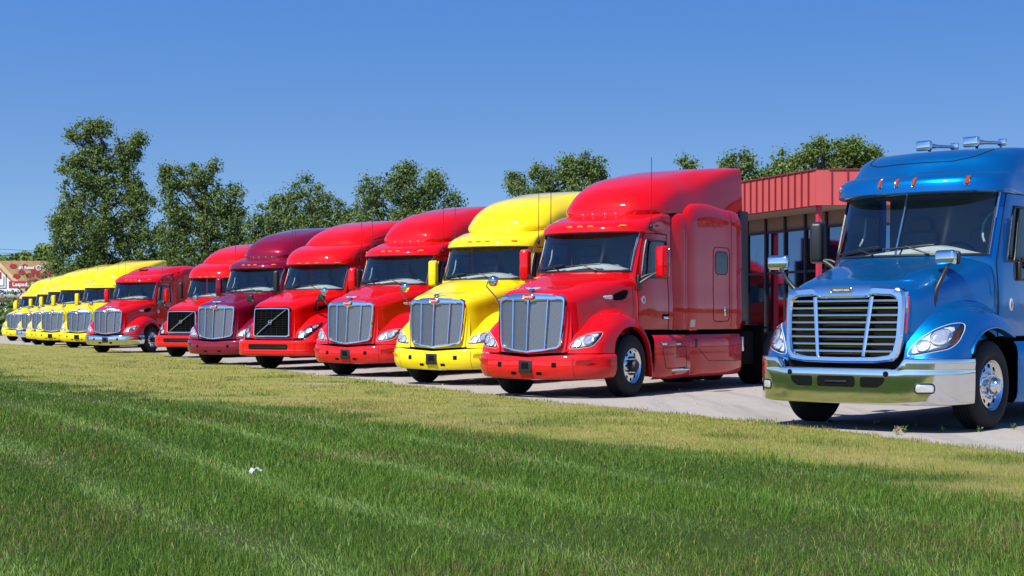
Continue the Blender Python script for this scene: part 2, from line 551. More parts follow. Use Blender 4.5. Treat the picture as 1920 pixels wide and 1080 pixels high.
def ramp(nt, src, stops):
    r = nt.nodes.new('ShaderNodeValToRGB'); el = r.color_ramp.elements
    while len(el) > 1: el.remove(el[-1])
    el[0].position = stops[0][0]; el[0].color = (*stops[0][1], 1)
    for p, c in stops[1:]:
        e = el.new(p); e.color = (*c, 1)
    nt.links.new(src, r.inputs[0])
    return r.outputs[0]
def noise(nt, vec, scale, detail=6, rough=.6):
    n = nt.nodes.new('ShaderNodeTexNoise'); n.inputs['Scale'].default_value = scale; n.inputs['Detail'].default_value = detail; n.inputs['Roughness'].default_value = rough
    nt.links.new(vec, n.inputs['Vector'])
    return n.outputs['Fac']
def mixc(nt, fac, a, b, mode='MIX'):
    m = nt.nodes.new('ShaderNodeMix'); m.data_type = 'RGBA'; m.blend_type = mode
    if isinstance(fac, (int, float)): m.inputs[0].default_value = fac
    else: nt.links.new(fac, m.inputs[0])
    for k, v in ((6, a), (7, b)):
        if isinstance(v, tuple): m.inputs[k].default_value = (*v, 1)
        else: nt.links.new(v, m.inputs[k])
    return m.outputs[2]

def ground_mats():
    m, nt, b = new_mat('field')
    tc = nt.nodes.new('ShaderNodeTexCoord').outputs['Object']
    c = mixc(nt, noise(nt, tc, .35), (.085, .11, .03), (.20, .17, .07))
    c = mixc(nt, noise(nt, tc, 14, 8), c, (.05, .06, .02))
    nt.links.new(c, b.inputs['Base Color']); b.inputs['Roughness'].default_value = .95; b.inputs['Specular IOR Level'].default_value = .1
    m, nt, b = new_mat('lawn_soil')
    tc = nt.nodes.new('ShaderNodeTexCoord').outputs['Object']
    at = nt.nodes.new('ShaderNodeAttribute'); at.attribute_name = 'lush'
    dry = mixc(nt, noise(nt, tc, 30, 8, .75), (.20, .165, .058), (.44, .375, .13))
    dry = mixc(nt, ramp(nt, noise(nt, tc, 1.1, 5), [(.36, (0, 0, 0)), (.60, (1, 1, 1))]), dry, mixc(nt, noise(nt, tc, 40, 6), (.13, .16, .03), (.29, .31, .065)))
    ab = nt.nodes.new('ShaderNodeAttribute'); ab.attribute_name = 'bare'
    dry = mixc(nt, ab.outputs['Fac'], dry, mixc(nt, noise(nt, tc, 25, 6), (.26, .22, .16), (.40, .36, .29)))
    lush = mixc(nt, noise(nt, tc, 22, 8, .7), (.022, .042, .010), (.08, .105, .028))
    c = mixc(nt, at.outputs['Fac'], dry, lush)
    nt.links.new(c, b.inputs['Base Color']); b.inputs['Roughness'].default_value = .95; b.inputs['Specular IOR Level'].default_value = .1
    bp = nt.nodes.new('ShaderNodeBump'); bp.inputs['Strength'].default_value = .8; bp.inputs['Distance'].default_value = .03
    nt.links.new(noise(nt, tc, 35, 8, .75), bp.inputs['Height']); nt.links.new(bp.outputs[0], b.inputs['Normal'])
    m, nt, b = new_mat('lot_surface')
    tc = nt.nodes.new('ShaderNodeTexCoord').outputs['Object']
    c = mixc(nt, noise(nt, tc, .22, 5), (.35, .315, .28), (.425, .39, .35))
    c = mixc(nt, ramp(nt, noise(nt, tc, 1.7, 6), [(.40, (0, 0, 0)), (.70, (1, 1, 1))]), c, (.36, .33, .30))
    sp = nt.nodes.new('ShaderNodeTexVoronoi'); sp.inputs['Scale'].default_value = 46; nt.links.new(tc, sp.inputs['Vector'])
    c = mixc(nt, .25, c, ramp(nt, sp.outputs['Color'], [(.05, (.12, .11, .10)), (.35, (.29, .265, .24)), (.9, (.40, .375, .345))]))
    # tyre tracks and oil drips along the parking direction
    wv = nt.nodes.new('ShaderNodeMapping'); wv.inputs['Rotation'].default_value = (0, 0, R(30)); wv.inputs['Scale'].default_value = (1.6, .12, 1)
    nt.links.new(tc, wv.inputs['Vector'])
    trk = ramp(nt, noise(nt, wv.outputs[0], 1.0, 4), [(.52, (0, 0, 0)), (.68, (1, 1, 1))])
    c = mixc(nt, trk, c, mixc(nt, .45, c, (.17, .16, .15)))
    stain = ramp(nt, noise(nt, tc, .8, 7, .65), [(.62, (0, 0, 0)), (.74, (1, 1, 1))])
    c = mixc(nt, stain, c, mixc(nt, .55, c, (.10, .095, .09)))
    nt.links.new(c, b.inputs['Base Color']); b.inputs['Roughness'].default_value = .92; b.inputs['Specular IOR Level'].default_value = .2
    bp = nt.nodes.new('ShaderNodeBump'); bp.inputs['Strength'].default_value = .25; bp.inputs['Distance'].default_value = .008
    nt.links.new(sp.outputs['Distance'], bp.inputs['Height']); nt.links.new(bp.outputs[0], b.inputs['Normal'])
    m, nt, b = new_mat('grass_blade')
    nt.nodes.remove(b)
    at = nt.nodes.new('ShaderNodeAttribute'); at.attribute_name = 'tint'
    d = nt.nodes.new('ShaderNodeBsdfPrincipled'); d.inputs['Roughness'].default_value = .5; d.inputs['Specular IOR Level'].default_value = .22
    t = nt.nodes.new('ShaderNodeBsdfTranslucent')
    nt.links.new(at.outputs['Color'], d.inputs['Base Color']); nt.links.new(at.outputs['Color'], t.inputs['Color'])
    mx = nt.nodes.new('ShaderNodeMixShader'); mx.inputs[0].default_value = .35
    nt.links.new(d.outputs[0], mx.inputs[1]); nt.links.new(t.outputs[0], mx.inputs[2])
    nt.links.new(mx.outputs[0], nt.nodes['Material Output'].inputs['Surface'])
ground_mats()

link('ground', make_mesh('ground', [(-4000, -4000, 0), (4000, -4000, 0), (4000, 4000, 0), (-4000, 4000, 0)], [(0, 1, 2, 3)]), 'field', kind='structure')
ys = np.concatenate([np.arange(-40, 12, 4.0), np.arange(12, 130, 1.0)])
lv = [(edge_x(y), y, .006) for y in ys]
lot_poly = lv + [(-45, 132, .006), (60, 132, .006), (60, -40, .006)]
link('parking_lot', make_mesh('parking_lot', lot_poly, [tuple(range(len(lot_poly)))]), 'lot_surface', kind='structure')

def lawn_sheet():
    ys = np.concatenate([np.arange(-6, 6, .6), np.arange(6, 30, .16), np.arange(30, 60, .35), np.arange(60, 112, 1.0)])
    nx = 150
    V = []; L = []; BR = []
    for y in ys:
        x1 = edge_x(y) + .05 + (vnoise(np.array([y]), np.array([3.3]), .5, 8)[0] - .5) * .35
        x0 = min(-.36 * max(y, 4) - 4, x1 - 6)
        t = np.linspace(0, 1, nx) ** .8
        xs = x0 + (x1 - x0) * t
        l = lushness(xs, np.full(nx, y))
        z = .014 + .02 * (vnoise(xs, np.full(nx, y), 2.2, 3) - .3) + .012 * vnoise(xs, np.full(nx, y), .3, 4)
        z[-1] = .004; z[-2] = .011
        V += list(zip(xs, np.full(nx, y), np.maximum(z, .0105)))
        L += list(l); BR += list(bareness(xs, np.full(nx, y)))
    V = np.array(V); m = len(ys)
    V[-nx:, 2] = .0105
    i = (np.arange(m - 1)[:, None] * nx + np.arange(nx - 1)[None]).ravel()
    F = np.stack([i, i + 1, i + nx + 1, i + nx], 1)
    me = bpy.data.meshes.new('lawn'); me.from_pydata(V.tolist(), [], F.tolist()); me.update(); me.shade_smooth()
    a = me.attributes.new('lush', 'FLOAT', 'POINT'); a.data.foreach_set('value', np.array(L, np.float32))
    a = me.attributes.new('bare', 'FLOAT', 'POINT'); a.data.foreach_set('value', np.array(BR, np.float32))
    return link('lawn', me, 'lawn_soil', kind='structure')
lawn_sheet()

def grass():
    bins = [(6.2, 9, 6500), (9, 12, 4600), (12, 16, 2600), (16, 22, 1350), (22, 32, 520), (32, 50, 190), (50, 78, 70)]
    X = []; Y = []; W = []
    for y0, y1, dens in bins:
        w0 = .36 * y1 + 1.0
        n = int((y1 - y0) * 2 * w0 * dens)
        y = rng.uniform(y0, y1, n); x = rng.uniform(-w0, w0, n)
        e = edge_x(y) + .06 + (vnoise(y, y * 0 + 1.0, .4, 6) - .5) * .3
        k = (np.abs(x) < .36 * y + 1.0) & (x < e)
        X.append(x[k]); Y.append(y[k]); W.append(np.full(k.sum(), math.sqrt(6500 / dens)))
    x = np.concatenate(X); y = np.concatenate(Y); wf = np.concatenate(W)
    lu = lushness(x, y)
    n = len(x)
    lush = rng.random(n) < lu
    keep = (lush | (rng.random(n) < .62)) & (rng.random(n) > .85 * bareness(x, y))
    patchy = vnoise(x, y, .5, 12)
    x, y, wf, lu, lush, patchy = [a[keep] for a in (x, y, wf, lu, lush, patchy)]
    n = len(x)
    big = vnoise(x, y, 1.6, 7)
    h = np.where(lush, rng.gamma(9, .0056, n) * (.75 + .5 * big), rng.gamma(6, .0055, n))
    h = np.clip(h, .010, .12)
    w = (.0026 + .0020 * rng.random(n)) * np.clip(wf, 1, 4.5) * np.where(lush, 1, .8)
    # mower passes run along the lot edge: in narrow bands the blades lean, and more are coloured pale to paint in their sheen
    dirx, diry = -.475, .88
    across = x * diry - y * dirx + .30 * (vnoise(x, y, 2.5, 9) - .5)
    ph = (across - 2.5 + .65) % 1.3 - .65
    bandw = np.exp(-(ph / .17) ** 2) * np.clip(.25 + 1.1 * vnoise(x, y, 1.1, 14), 0, 1) * np.clip(.75 - .16 * x, .35, 1)
    sgn = bandw
    h = np.where(lush, h * (1 - .35 * bandw), h)
    az = rng.uniform(0, 2 * math.pi, n)
    lean = rng.gamma(2.2, .16, n)
    lx = np.cos(az) * lean + dirx * sgn * .75; ly = np.sin(az) * lean + diry * sgn * .75
    fa = rng.uniform(0, 2 * math.pi, n)
    sx = np.cos(fa) * w / 2; sy = np.sin(fa) * w / 2
    z0 = np.full(n, .008)
    P = np.empty((n, 5, 3), np.float32)
    P[:, 0] = np.stack([x - sx, y - sy, z0], 1); P[:, 1] = np.stack([x + sx, y + sy, z0], 1)
    mx = x + lx * h * .35; my = y + ly * h * .35; mz = z0 + h * .62
    P[:, 2] = np.stack([mx + sx * .8, my + sy * .8, mz], 1); P[:, 3] = np.stack([mx - sx * .8, my - sy * .8, mz], 1)
    ln = np.sqrt(lx ** 2 + ly ** 2)
    P[:, 4] = np.stack([x + lx * h, y + ly * h, z0 + h * np.clip(1.02 - .22 * ln, .45, 1)], 1)
    base = np.arange(n)[:, None] * 5
    me = bpy.data.meshes.new('lawn_grass')
    me.vertices.add(n * 5); me.vertices.foreach_set('co', P.ravel())
    loops = np.concatenate([base + np.array([[0, 1, 2, 3]]), base + np.array([[3, 2, 4]])], 1).astype(np.int32).ravel()
    me.loops.add(n * 7); me.loops.foreach_set('vertex_index', loops)
    me.polygons.add(n * 2)
    st = (np.arange(n)[:, None] * 7 + np.array([[0, 4]])).astype(np.int32).ravel()
    me.polygons.foreach_set('loop_start', st)
    me.update(calc_edges=True)
    # blade colours
    r = rng.random(n)
    g0 = np.array([.052, .125, .012]); g1 = np.array([.180, .305, .038]); pale = np.array([.24, .36, .11]); straw = np.array([.50, .42, .13]); str2 = np.array([.28, .25, .068]); brn = np.array([.16, .11, .05])
    c = g0 + (g1 - g0) * (r * (.55 + .6 * big))[:, None]
    pk = rng.random(n) < .05 + .30 * bandw; c[pk] = pale * (.7 + .5 * r[pk])[:, None]
    sb = rng.random(n) < .03; c[sb] = straw * .8
    bare = np.clip((vnoise(x, y, 1.2, 21) - .66) * 1.2, 0, .2)
    bb = rng.random(n) < bare; c[bb] = brn * (1 + rng.random(bb.sum()))[:, None]
    d = str2 + (straw - str2) * r[:, None]
    gd = rng.random(n) < (.25 + .45 * patchy); d[gd] = (np.array([.13, .175, .025]) * (1 + r[gd])[:, None])
    br = (~lush) & (rng.random(n) < np.clip((vnoise(x, y, 1.7, 41) - .50) * 1.8, 0, .6)); d[br] = np.array([.20, .15, .075]) * (.8 + .6 * r[br])[:, None]
    c = np.where(lush[:, None], c, d)
    col = np.ones((n, 5, 4), np.float32); col[:, :, :3] = c[:, None]
    a = me.color_attributes.new('tint', 'FLOAT_COLOR', 'POINT'); a.data.foreach_set('color', col.ravel())
    me.shade_smooth()
    o = link('lawn_grass', me, 'grass_blade', kind='stuff')
    o['label'] = 'mown grass, lush green in front and dry along the lot'
    return n
N_BLADES = grass()
# ------------------------------------------------------------------ trees
def leaf_mat(name, lo, hi):
    m, nt, b = new_mat(name)
    nt.nodes.remove(b)
    at = nt.nodes.new('ShaderNodeAttribute'); at.attribute_name = 'tint'
    c = mixc(nt, at.outputs['Fac'], lo, hi)
    d = nt.nodes.new('ShaderNodeBsdfPrincipled'); d.inputs['Roughness'].default_value = .55; d.inputs['Specular IOR Level'].default_value = .28
    t = nt.nodes.new('ShaderNodeBsdfTranslucent')
    nt.links.new(c, d.inputs['Base Color']); nt.links.new(mixc(nt, .5, c, (.14, .2, .03)), t.inputs['Color'])
    mx = nt.nodes.new('ShaderNodeMixShader'); mx.inputs[0].default_value = .30
    nt.links.new(d.outputs[0], mx.inputs[1]); nt.links.new(t.outputs[0], mx.inputs[2])
    nt.links.new(mx.outputs[0], nt.nodes['Material Output'].inputs['Surface'])
leaf_mat('leaves', (.055, .105, .024), (.19, .26, .075))
leaf_mat('leaves_light', (.07, .125, .022), (.19, .27, .06))
plain('bark', (.085, .07, .055), rough=.9, noise=.3, nscale=5, bump=.6, bscale=14)
FPX = 2807.0
def px2(px, py, D): return (px - 960.0) / FPX * D, CAM_H - (py - 601.0) / FPX * D

def leaves_mesh(clumps, leaf, per, seed):
    """clumps: (x,y,z,r); leaves spread through each clump's shell, facing outward and up"""
    g = np.random.default_rng(seed)
    C = np.array(clumps); n = len(C)
    k = np.maximum(6, (per * (C[:, 3] / C[:, 3].mean()) ** 2).astype(int))
    idx = np.repeat(np.arange(n), k); N = len(idx)
    d = g.normal(size=(N, 3)); d /= np.linalg.norm(d, axis=1)[:, None]
    rad = C[idx, 3] * np.minimum(np.abs(g.normal(size=N)), 1.75) * .78
    P = C[idx, :3] + d * rad[:, None] * np.array([1, 1, .85])
    nrm = d * .8 + g.normal(size=(N, 3)) * .65 + np.array([0, 0, .35]); nrm /= np.linalg.norm(nrm, axis=1)[:, None]
    a = np.cross(nrm, g.normal(size=(N, 3))); a /= np.linalg.norm(a, axis=1)[:, None]
    b = np.cross(nrm, a)
    s = leaf * (.6 + .8 * g.random(N))[:, None]
    Q = np.empty((N, 4, 3), np.float32)
    Q[:, 0] = P - a * s; Q[:, 1] = P + b * s * .62 + nrm * s * .12; Q[:, 2] = P + a * s; Q[:, 3] = P - b * s * .62 + nrm * s * .12
    me = bpy.data.meshes.new('crown')
    me.vertices.add(N * 4); me.vertices.foreach_set('co', Q.ravel())
    me.loops.add(N * 4); me.loops.foreach_set('vertex_index', np.arange(N * 4, dtype=np.int32))
    me.polygons.add(N); me.polygons.foreach_set('loop_start', np.arange(0, N * 4, 4, dtype=np.int32))
    me.update(calc_edges=True)
    t = np.clip(g.random(n)[idx] * .6 + g.random(N) * .5, 0, 1)
    at = me.attributes.new('tint', 'FLOAT', 'POINT'); at.data.foreach_set('value', np.repeat(t, 4).astype(np.float32))
    return me

def tree(name, px, D, lobes, label, seed, leaf=.08, per=92, clump=.50, dens=.62, mat='leaves', trunk=.22, group='trees behind the parked trucks'):
    """lobes: (px, py, rx_px, ry_px) seen outlines of the crown's masses, turned into volumes at distance D"""
    g = np.random.default_rng(seed)
    X0 = (px - 960) / FPX * D
    root = empty(name, (X0, D, 0), 0, label=label, category='tree', group=group)
    k = D / FPX
    clumps = []; tips = []
    for (lx, ly, rx, ry) in lobes:
        cx, cz = px2(lx, ly, D); a, c = rx * k, ry * k
        bdepth = max(a, .7 * c) * .9
        yo = g.uniform(-.25, .25) * bdepth
        vol = a * bdepth * c
        n = int(dens * 7.5 * (vol ** (2 / 3)) / clump ** 2) + 5
        for _ in range(n):
            d = g.normal(size=3); d /= np.linalg.norm(d)
            r = g.random() ** .40 * (.78 + .38 * g.random() ** 2)
            clumps.append((cx - X0 + d[0] * a * r, yo + d[1] * bdepth * r, cz + d[2] * c * r, clump * g.uniform(.5, 1.25)))
        tips.append((cx - X0, yo, cz, c))
    me = leaves_mesh(clumps, leaf, per, seed + 5)
    zlow = min(t[2] - t[3] for t in tips); ztop = max(t[2] + t[3] * .6 for t in tips)
    # trunk and limbs
    tp = [(0, 0, -.1), (g.normal() * .1, 0, ztop * .3), (g.normal() * .25, g.normal() * .2, ztop * .6), (g.normal() * .3, g.normal() * .2, ztop * .88)]
    tr = tube(upsample(np.array(tp), 4), np.linspace(trunk, trunk * .15, 13), 9)
    limbs = []
    T = upsample(np.array(tp), 8)
    for i in range(0, len(clumps), max(1, len(clumps) // 46)):
        c = np.array(clumps[i][:3])
        zs = c[2] - (.6 + .55 * math.hypot(c[0], c[1])) 
        s = T[np.argmin(abs(T[:, 2] - max(zs, zlow * .5)))]
        mid = (s + c) / 2 + np.array([0, 0, -.15 * np.linalg.norm(c - s)]) + g.normal(size=3) * .12
        limbs.append(tube(upsample(np.array([s, mid, c]), 3), np.linspace(trunk * .32, .015, 7), 5))
    link('trunk', make_mesh('trunk', *tr), 'bark', root)
    link('limbs', make_mesh('limbs', *join(*limbs)), 'bark', root)
    link('crown', me, mat, root)
    return root

tree('tree', 195, 108, [(175, 275, 34, 50), (235, 300, 40, 48), (150, 330, 42, 55), (205, 350, 60, 60), (255, 380, 36, 60), (130, 405, 38, 45), (190, 430, 80, 60), (118, 455, 26, 34), (255, 460, 45, 55), (170, 500, 75, 50), (240, 520, 60, 50), (140, 250, 14, 22), (195, 240, 18, 20), (295, 480, 30, 40), (105, 500, 24, 30), (300, 440, 16, 30), (112, 425, 14, 26), (262, 262, 14, 18), (172, 235, 14, 16)],
     'tallest broad green tree rising above the yellow trucks at left', 21, leaf=0.083, trunk=.38)
tree('tree', 385, 102, [(328, 345, 26, 42), (375, 350, 40, 50), (425, 380, 34, 48), (335, 400, 36, 40), (390, 420, 58, 55), (440, 440, 26, 50), (350, 470, 45, 45), (415, 490, 55, 45), (312, 330, 12, 22), (400, 310, 14, 14), (320, 450, 28, 40), (460, 455, 30, 36)],
     'dense rounded tree behind the low red truck', 33, leaf=0.083, trunk=.32)
tree('tree', 555, 96, [(535, 380, 26, 44), (580, 375, 32, 44), (500, 415, 34, 36), (560, 430, 56, 46), (480, 425, 18, 30), (620, 400, 34, 46), (630, 440, 40, 40), (520, 470, 50, 40), (488, 460, 32, 36), (655, 420, 26, 34), (600, 440, 40, 36)],
     'bushy tree with pointed tops behind the maroon truck', 47, leaf=0.078, trunk=.28)
tree('tree', 755, 92, [(700, 365, 28, 40), (745, 345, 32, 40), (765, 375, 44, 42), (815, 365, 28, 44), (845, 395, 32, 34), (690, 400, 34, 40), (770, 420, 70, 40), (835, 420, 36, 32), (765, 320, 16, 18), (815, 335, 12, 18), (675, 420, 26, 30), (862, 415, 22, 24)],
     'wide tree between the red and yellow truck roofs', 59, leaf=0.078, trunk=.28)
tree('tree', 1045, 84, [(1020, 335, 34, 24), (1065, 320, 30, 26), (1105, 310, 34, 24), (970, 350, 24, 20), (1010, 365, 40, 22), (1085, 345, 36, 26), (1120, 330, 20, 18), (962, 330, 10, 14), (1050, 390, 60, 30)],
     'loose open tree above the yellow truck roof', 61, leaf=0.074, dens=.55, clump=.42, trunk=.24)
tree('tree', 1290, 78, [(1282, 302, 12, 10), (1300, 310, 9, 7), (1290, 330, 18, 16), (1290, 370, 40, 30)],
     'treetop just peeking over the tall red truck roof', 67, leaf=0.070, dens=.6, clump=.36, trunk=.18, per=40)
tree('tree', 1385, 74, [(1365, 310, 20, 22), (1398, 305, 20, 26), (1390, 345, 36, 26), (1430, 325, 9, 12)],
     'small tree between the red truck roof and the metal fascia', 71, leaf=0.070, dens=.55, clump=.4, trunk=.2)
tree('tree', 1550, 70, [(1475, 312, 30, 26), (1515, 298, 34, 32), (1560, 300, 36, 34), (1605, 296, 36, 34), (1635, 290, 22, 26), (1585, 280, 34, 22), (1500, 335, 50, 24), (1600, 330, 60, 28), (1535, 275, 18, 14), (1450, 325, 14, 12)],
     'wide tree crown above the red metal fascia', 83, leaf=0.066, clump=.4, mat='leaves_light', trunk=.26)
# lower growth
tree('tree', 52, 150, [(50, 492, 42, 14), (20, 498, 30, 10), (85, 490, 24, 16), (55, 520, 60, 24), (85, 472, 10, 8)],
     'low light green tree behind the billboard', 91, leaf=.22, clump=.7, mat='leaves_light', trunk=.2)

def hedgerow():
    """unbroken undergrowth along the back of the lot"""
    g = np.random.default_rng(5)
    cl = []
    pts = np.array([(-62, 128), (-40, 122), (-20, 112), (-2, 104), (14, 92), (34, 80), (52, 70)], float)
    P = resample(pts, 330, closed=False)
    for i, (x, y) in enumerate(P):
        hgt = (2.3 if x < -38 else (5.0 if -30 < x < 2 else 3.6)) + 1.5 * vnoise(np.array([i * 1.0]), np.array([0.0]), 14, 3)[0]
        for _ in range(11 if hgt > 4 else 8):
            cl.append((x + g.normal() * .5, y + g.normal() * 1.0, g.uniform(.2, hgt), g.uniform(.45, .95)))
    me = leaves_mesh(cl, .2, 22, 6)
    o = link('undergrowth', me, 'leaves', kind='stuff')
    o['label'] = 'dense green undergrowth along the back of the lot'
hedgerow()
# ------------------------------------------------------------------ showroom building
plain('red_metal', (.50, .08, .075), rough=.45, noise=.12, nscale=1.5)
plain('red_metal_seam_shade', (.20, .024, .024), rough=.5)  # dark red for seams and coping; on the ribs it paints shadow lines
plain('red_post', (.50, .03, .06), rough=.35)
plain('soffit', (.34, .25, .21), rough=.8, noise=.08, nscale=2)
plain('frame_dark', (.02, .02, .022), rough=.4)
plain('mirror_pane', (.17, .23, .33), rough=.03, metal=1.0, noise=.04, nscale=.7)
plain('stucco', (.33, .29, .25), rough=.9, noise=.1, nscale=4, bump=.3)
plain('roof_felt', (.12, .12, .12), rough=.9)
U = np.array([-.368, .930, 0]); U /= np.linalg.norm(U)         # along the long front, away from the camera
NV = np.array([U[1], -U[0], 0])                                   # into the building
V2 = np.array([.9982, -.06, 0])                                   # along the short front
CN = np.array([6.90, 34.0, 0])
ZB, ZT = 3.865, 4.65
bld = empty('showroom', tuple(CN), 0, label='showroom with red ribbed metal fascia and dark glass front', category='building')
def bpart(name, p, mat, parent=None):
    return link(name, make_mesh(name, np.asarray(p[0]) - CN, p[1], 30), mat, parent or bld)
def slab(p0, p1, inward, z0, z1):
    p0, p1, i = map(np.asarray, (p0, p1, inward))
    return prism([p0 + [0, 0, z0], p1 + [0, 0, z0], p1 + i + [0, 0, z0], p0 + i + [0, 0, z0]], (0, 0, z1 - z0))
LW = 12.0
fas = bpart('fascia', join(slab(CN + U * .02 + NV * .03, CN + U * LW + NV * .03, NV * .25, ZB, ZT - .02), slab(CN + V2 * .02 + np.array([.06, 1, 0]) * .03, CN + V2 * 9 + np.array([.06, 1, 0]) * .03, np.array([.015, .25, 0]), ZB, ZT - .02)), 'red_metal_seam_shade')
pw = .285
for k in range(int(LW / pw)):
    a = CN + U * (k * pw + .012); b_ = CN + U * ((k + 1) * pw - .024)
    bpart('fascia_panel', slab(a, b_, NV * .026, ZB - .01, ZT), 'red_metal', fas)
    bpart('panel_rib', slab(CN + U * ((k + 1) * pw - .012) - NV * .04, CN + U * ((k + 1) * pw) - NV * .04, NV * .062, ZB - .01, ZT + .002), 'red_metal_seam_shade', fas)  # rib coloured dark to stand in for its shadow line
N2 = np.array([.06, .9982, 0])
for k in range(20):
    a = CN + V2 * (k * .36 + .004); b_ = CN + V2 * ((k + 1) * .36 - .012)
    bpart('fascia_panel', slab(a, b_, N2 * .026, ZB - .01, ZT), 'red_metal', fas)
    bpart('panel_rib', slab(CN + V2 * ((k + 1) * .36 - .016) - N2 * .04, CN + V2 * ((k + 1) * .36 + .004) - N2 * .04, N2 * .062, ZB - .01, ZT + .002), 'red_metal_seam_shade', fas)  # same dark colour, the rib's shadow painted in
bpart('coping', join(slab(CN - NV * .03, CN + U * LW - NV * .03, NV * .3, ZT + .004, ZT + .03), slab(CN - N2 * .03 + V2 * .3, CN + V2 * 9 - N2 * .03, N2 * .3, ZT + .004, ZT + .03)), 'red_metal_seam_shade', fas)
# roof over canopy and shop
q = [CN + NV * .28 + U * .3, CN + U * LW + NV * .28, CN + U * LW + NV * 10, CN + V2 * 9 + N2 * .28]
bpart('roof', prism([p + [0, 0, ZT - .35] for p in q], (0, 0, .06)), 'roof_felt')
qs = [CN + NV * .02 + U * .01, CN + U * LW + NV * .02, CN + U * LW + NV * 9, CN + V2 * 9 + N2 * .02]
bpart('soffit', prism([p + [0, 0, ZB + .005] for p in qs], (0, 0, .05)), 'soffit')
# glass fronts set back under the canopy
SB = 1.45
G0 = CN + NV * SB + U * (SB * .55)
def front(o, d, n_in, count, w, zs):
    for k in range(count + 1):
        bpart('mullion', slab(o + d * (k * w - .035) - n_in * .05, o + d * (k * w + .035) - n_in * .05, n_in * .12, .02, ZB), 'frame_dark')
    for z in zs:
        for k in range(count):
            bpart('transom', slab(o + d * (k * w + .036) - n_in * .03, o + d * ((k + 1) * w - .036) - n_in * .03, n_in * .08, z - .03, z + .03), 'frame_dark')
    zz = [.35] + list(zs) + [3.50]
    for k in range(count):
        for i in range(len(zz) - 1):
            bpart('glass_pane', slab(o + d * (k * w + .036), o + d * ((k + 1) * w - .036), n_in * .012, zz[i] + .031, zz[i + 1] - .031), 'mirror_pane')
        bpart('base_panel', slab(o + d * (k * w + .036), o + d * ((k + 1) * w - .036), n_in * .05, .02, .32), 'frame_dark')
        bpart('head_panel', slab(o + d * (k * w + .036), o + d * ((k + 1) * w - .036), n_in * .05, 3.53, ZB), 'soffit')
front(G0, U, NV, 10, .93, (.35, 2.45, 3.50))
G1 = G0
front(G1 + V2 * .05, V2, N2, 6, 1.15, (.35, 2.45, 3.50))
bpart('corner_post', slab(CN + NV * .14 + U * .12, CN + NV * .14 + U * .22, NV * .10, .01, ZB), 'red_post')
bpart('canopy_post', slab(CN + NV * .12 + U * 6.1, CN + NV * .12 + U * 6.245, NV * .145, .01, ZB), 'red_post')
bpart('back_wall', slab(G0 + NV * 6 + U * 1, G0 + NV * 6 + U * 9.4, NV * .2, .02, ZB), 'stucco')
bpart('end_wall', slab(G0 + U * 9.5, G0 + U * 9.5 + NV * 6, U * .2, .02, ZB), 'stucco')
link('footpath', make_mesh('footpath', *prism([p + [0, 0, .007] for p in (CN - NV * .1 - U * .2, CN + U * LW - NV * .1, CN + U * LW + NV * 8, CN + V2 * 9 - N2 * .1)], (0, 0, .12))), 'lot_surface', kind='structure')

# ------------------------------------------------------------------ billboard
plain('board_tan', (.40, .24, .11), rough=.5, noise=.5, nscale=2.2)
plain('board_white', (.78, .78, .78), rough=.5)
plain('board_black', (.02, .02, .025), rough=.5)
plain('board_red', (.40, .03, .03), rough=.5)
plain('board_crust', (.62, .45, .22), rough=.6, noise=.2, nscale=2)
plain('topping_red', (.30, .025, .02), rough=.5, noise=.35, nscale=3)
plain('icon_blue', (.04, .09, .30), rough=.5)
plain('board_brown', (.16, .06, .045), rough=.7)
BD = 138.0
bx, bz = px2(-110, 556, BD)
bb_root = empty('billboard', (bx, BD, 0), 0, label='roadside billboard with pizza picture and white corner panel', category='billboard')
def board_pt(px, py, off=0.0):
    x, z = px2(px, py, BD)
    return np.array([x - bx, -off, z])
def flat(name, pts, mat, off, th=.02, parent=bb_root):
    return link(name, make_mesh(name, *prism([board_pt(px, py, off) for px, py in pts], (0, -th, 0))), mat, parent)
panel = link('panel', make_mesh('panel', *prism([board_pt(*p) for p in ((-330, 556), (116, 556), (116, 489), (-330, 489))], (0, .25, 0))), 'board_tan', bb_root)
flat('white_corner', [(-330, 554), (46, 554), (-13, 493), (-330, 493)], 'board_white', .01)
flat('diagonal_band', [(47, 554), (48.5, 554), (-10.5, 493), (-12, 493)], 'board_brown', .012)
flat('diagonal_edge', [(51, 554), (60, 554), (1, 493), (-8, 493)], 'board_crust', .013)
gt = np.random.default_rng(8)
for (x, y, a) in ((25, 499, 7), (31, 518, 7), (41, 511, 7), (66, 508, 8), (57, 516, 8), (75, 516, 8), (62, 526, 8), (88, 512, 8), (80, 528, 7), (96, 524, 7), (105, 512, 8), (103, 540, 8), (90, 544, 8), (76, 546, 7), (47, 498, 5), (108, 497, 5)):
    e = ellipse((x, y), a, a * .62, 18) + gt.normal(size=(18, 2)) * .25
    flat('pizza_topping', [tuple(p) for p in e], 'topping_red', .014)
flat('red_ribbon', [(17, 540), (106, 540), (106, 527), (17, 527)], 'board_red', .045)
def sign_text(body, px, py, size_px, mat, off, bold=0.0):
    t = text_mesh(body, size_px * BD / FPX, .01, bold)
    link('lettering', make_mesh('lettering', *upright(t, board_pt(px, py, off))), mat, bb_root)
sign_text('#1 Rated', 50, 502, 7.8, 'board_white', .06, .012)
sign_text('LaspadasPizza', 51.5, 533.5, 10.0, 'board_white', .08, .012)
sign_text('Plainfield', 20, 548, 12.0, 'board_black', .06, .006)
for i, x in enumerate((72.5, 85.5, 97.5)):
    flat('icon_disc', [tuple(p) for p in ellipse((x, 502), 5.2, 5.2, 24)], 'board_white' if i != 1 else 'board_white', .04)
    flat('icon_core', [tuple(p) for p in ellipse((x, 502), 3.9, 3.9, 20)], ('board_tan', 'icon_blue', 'badge_grey')[i], .065, .01)
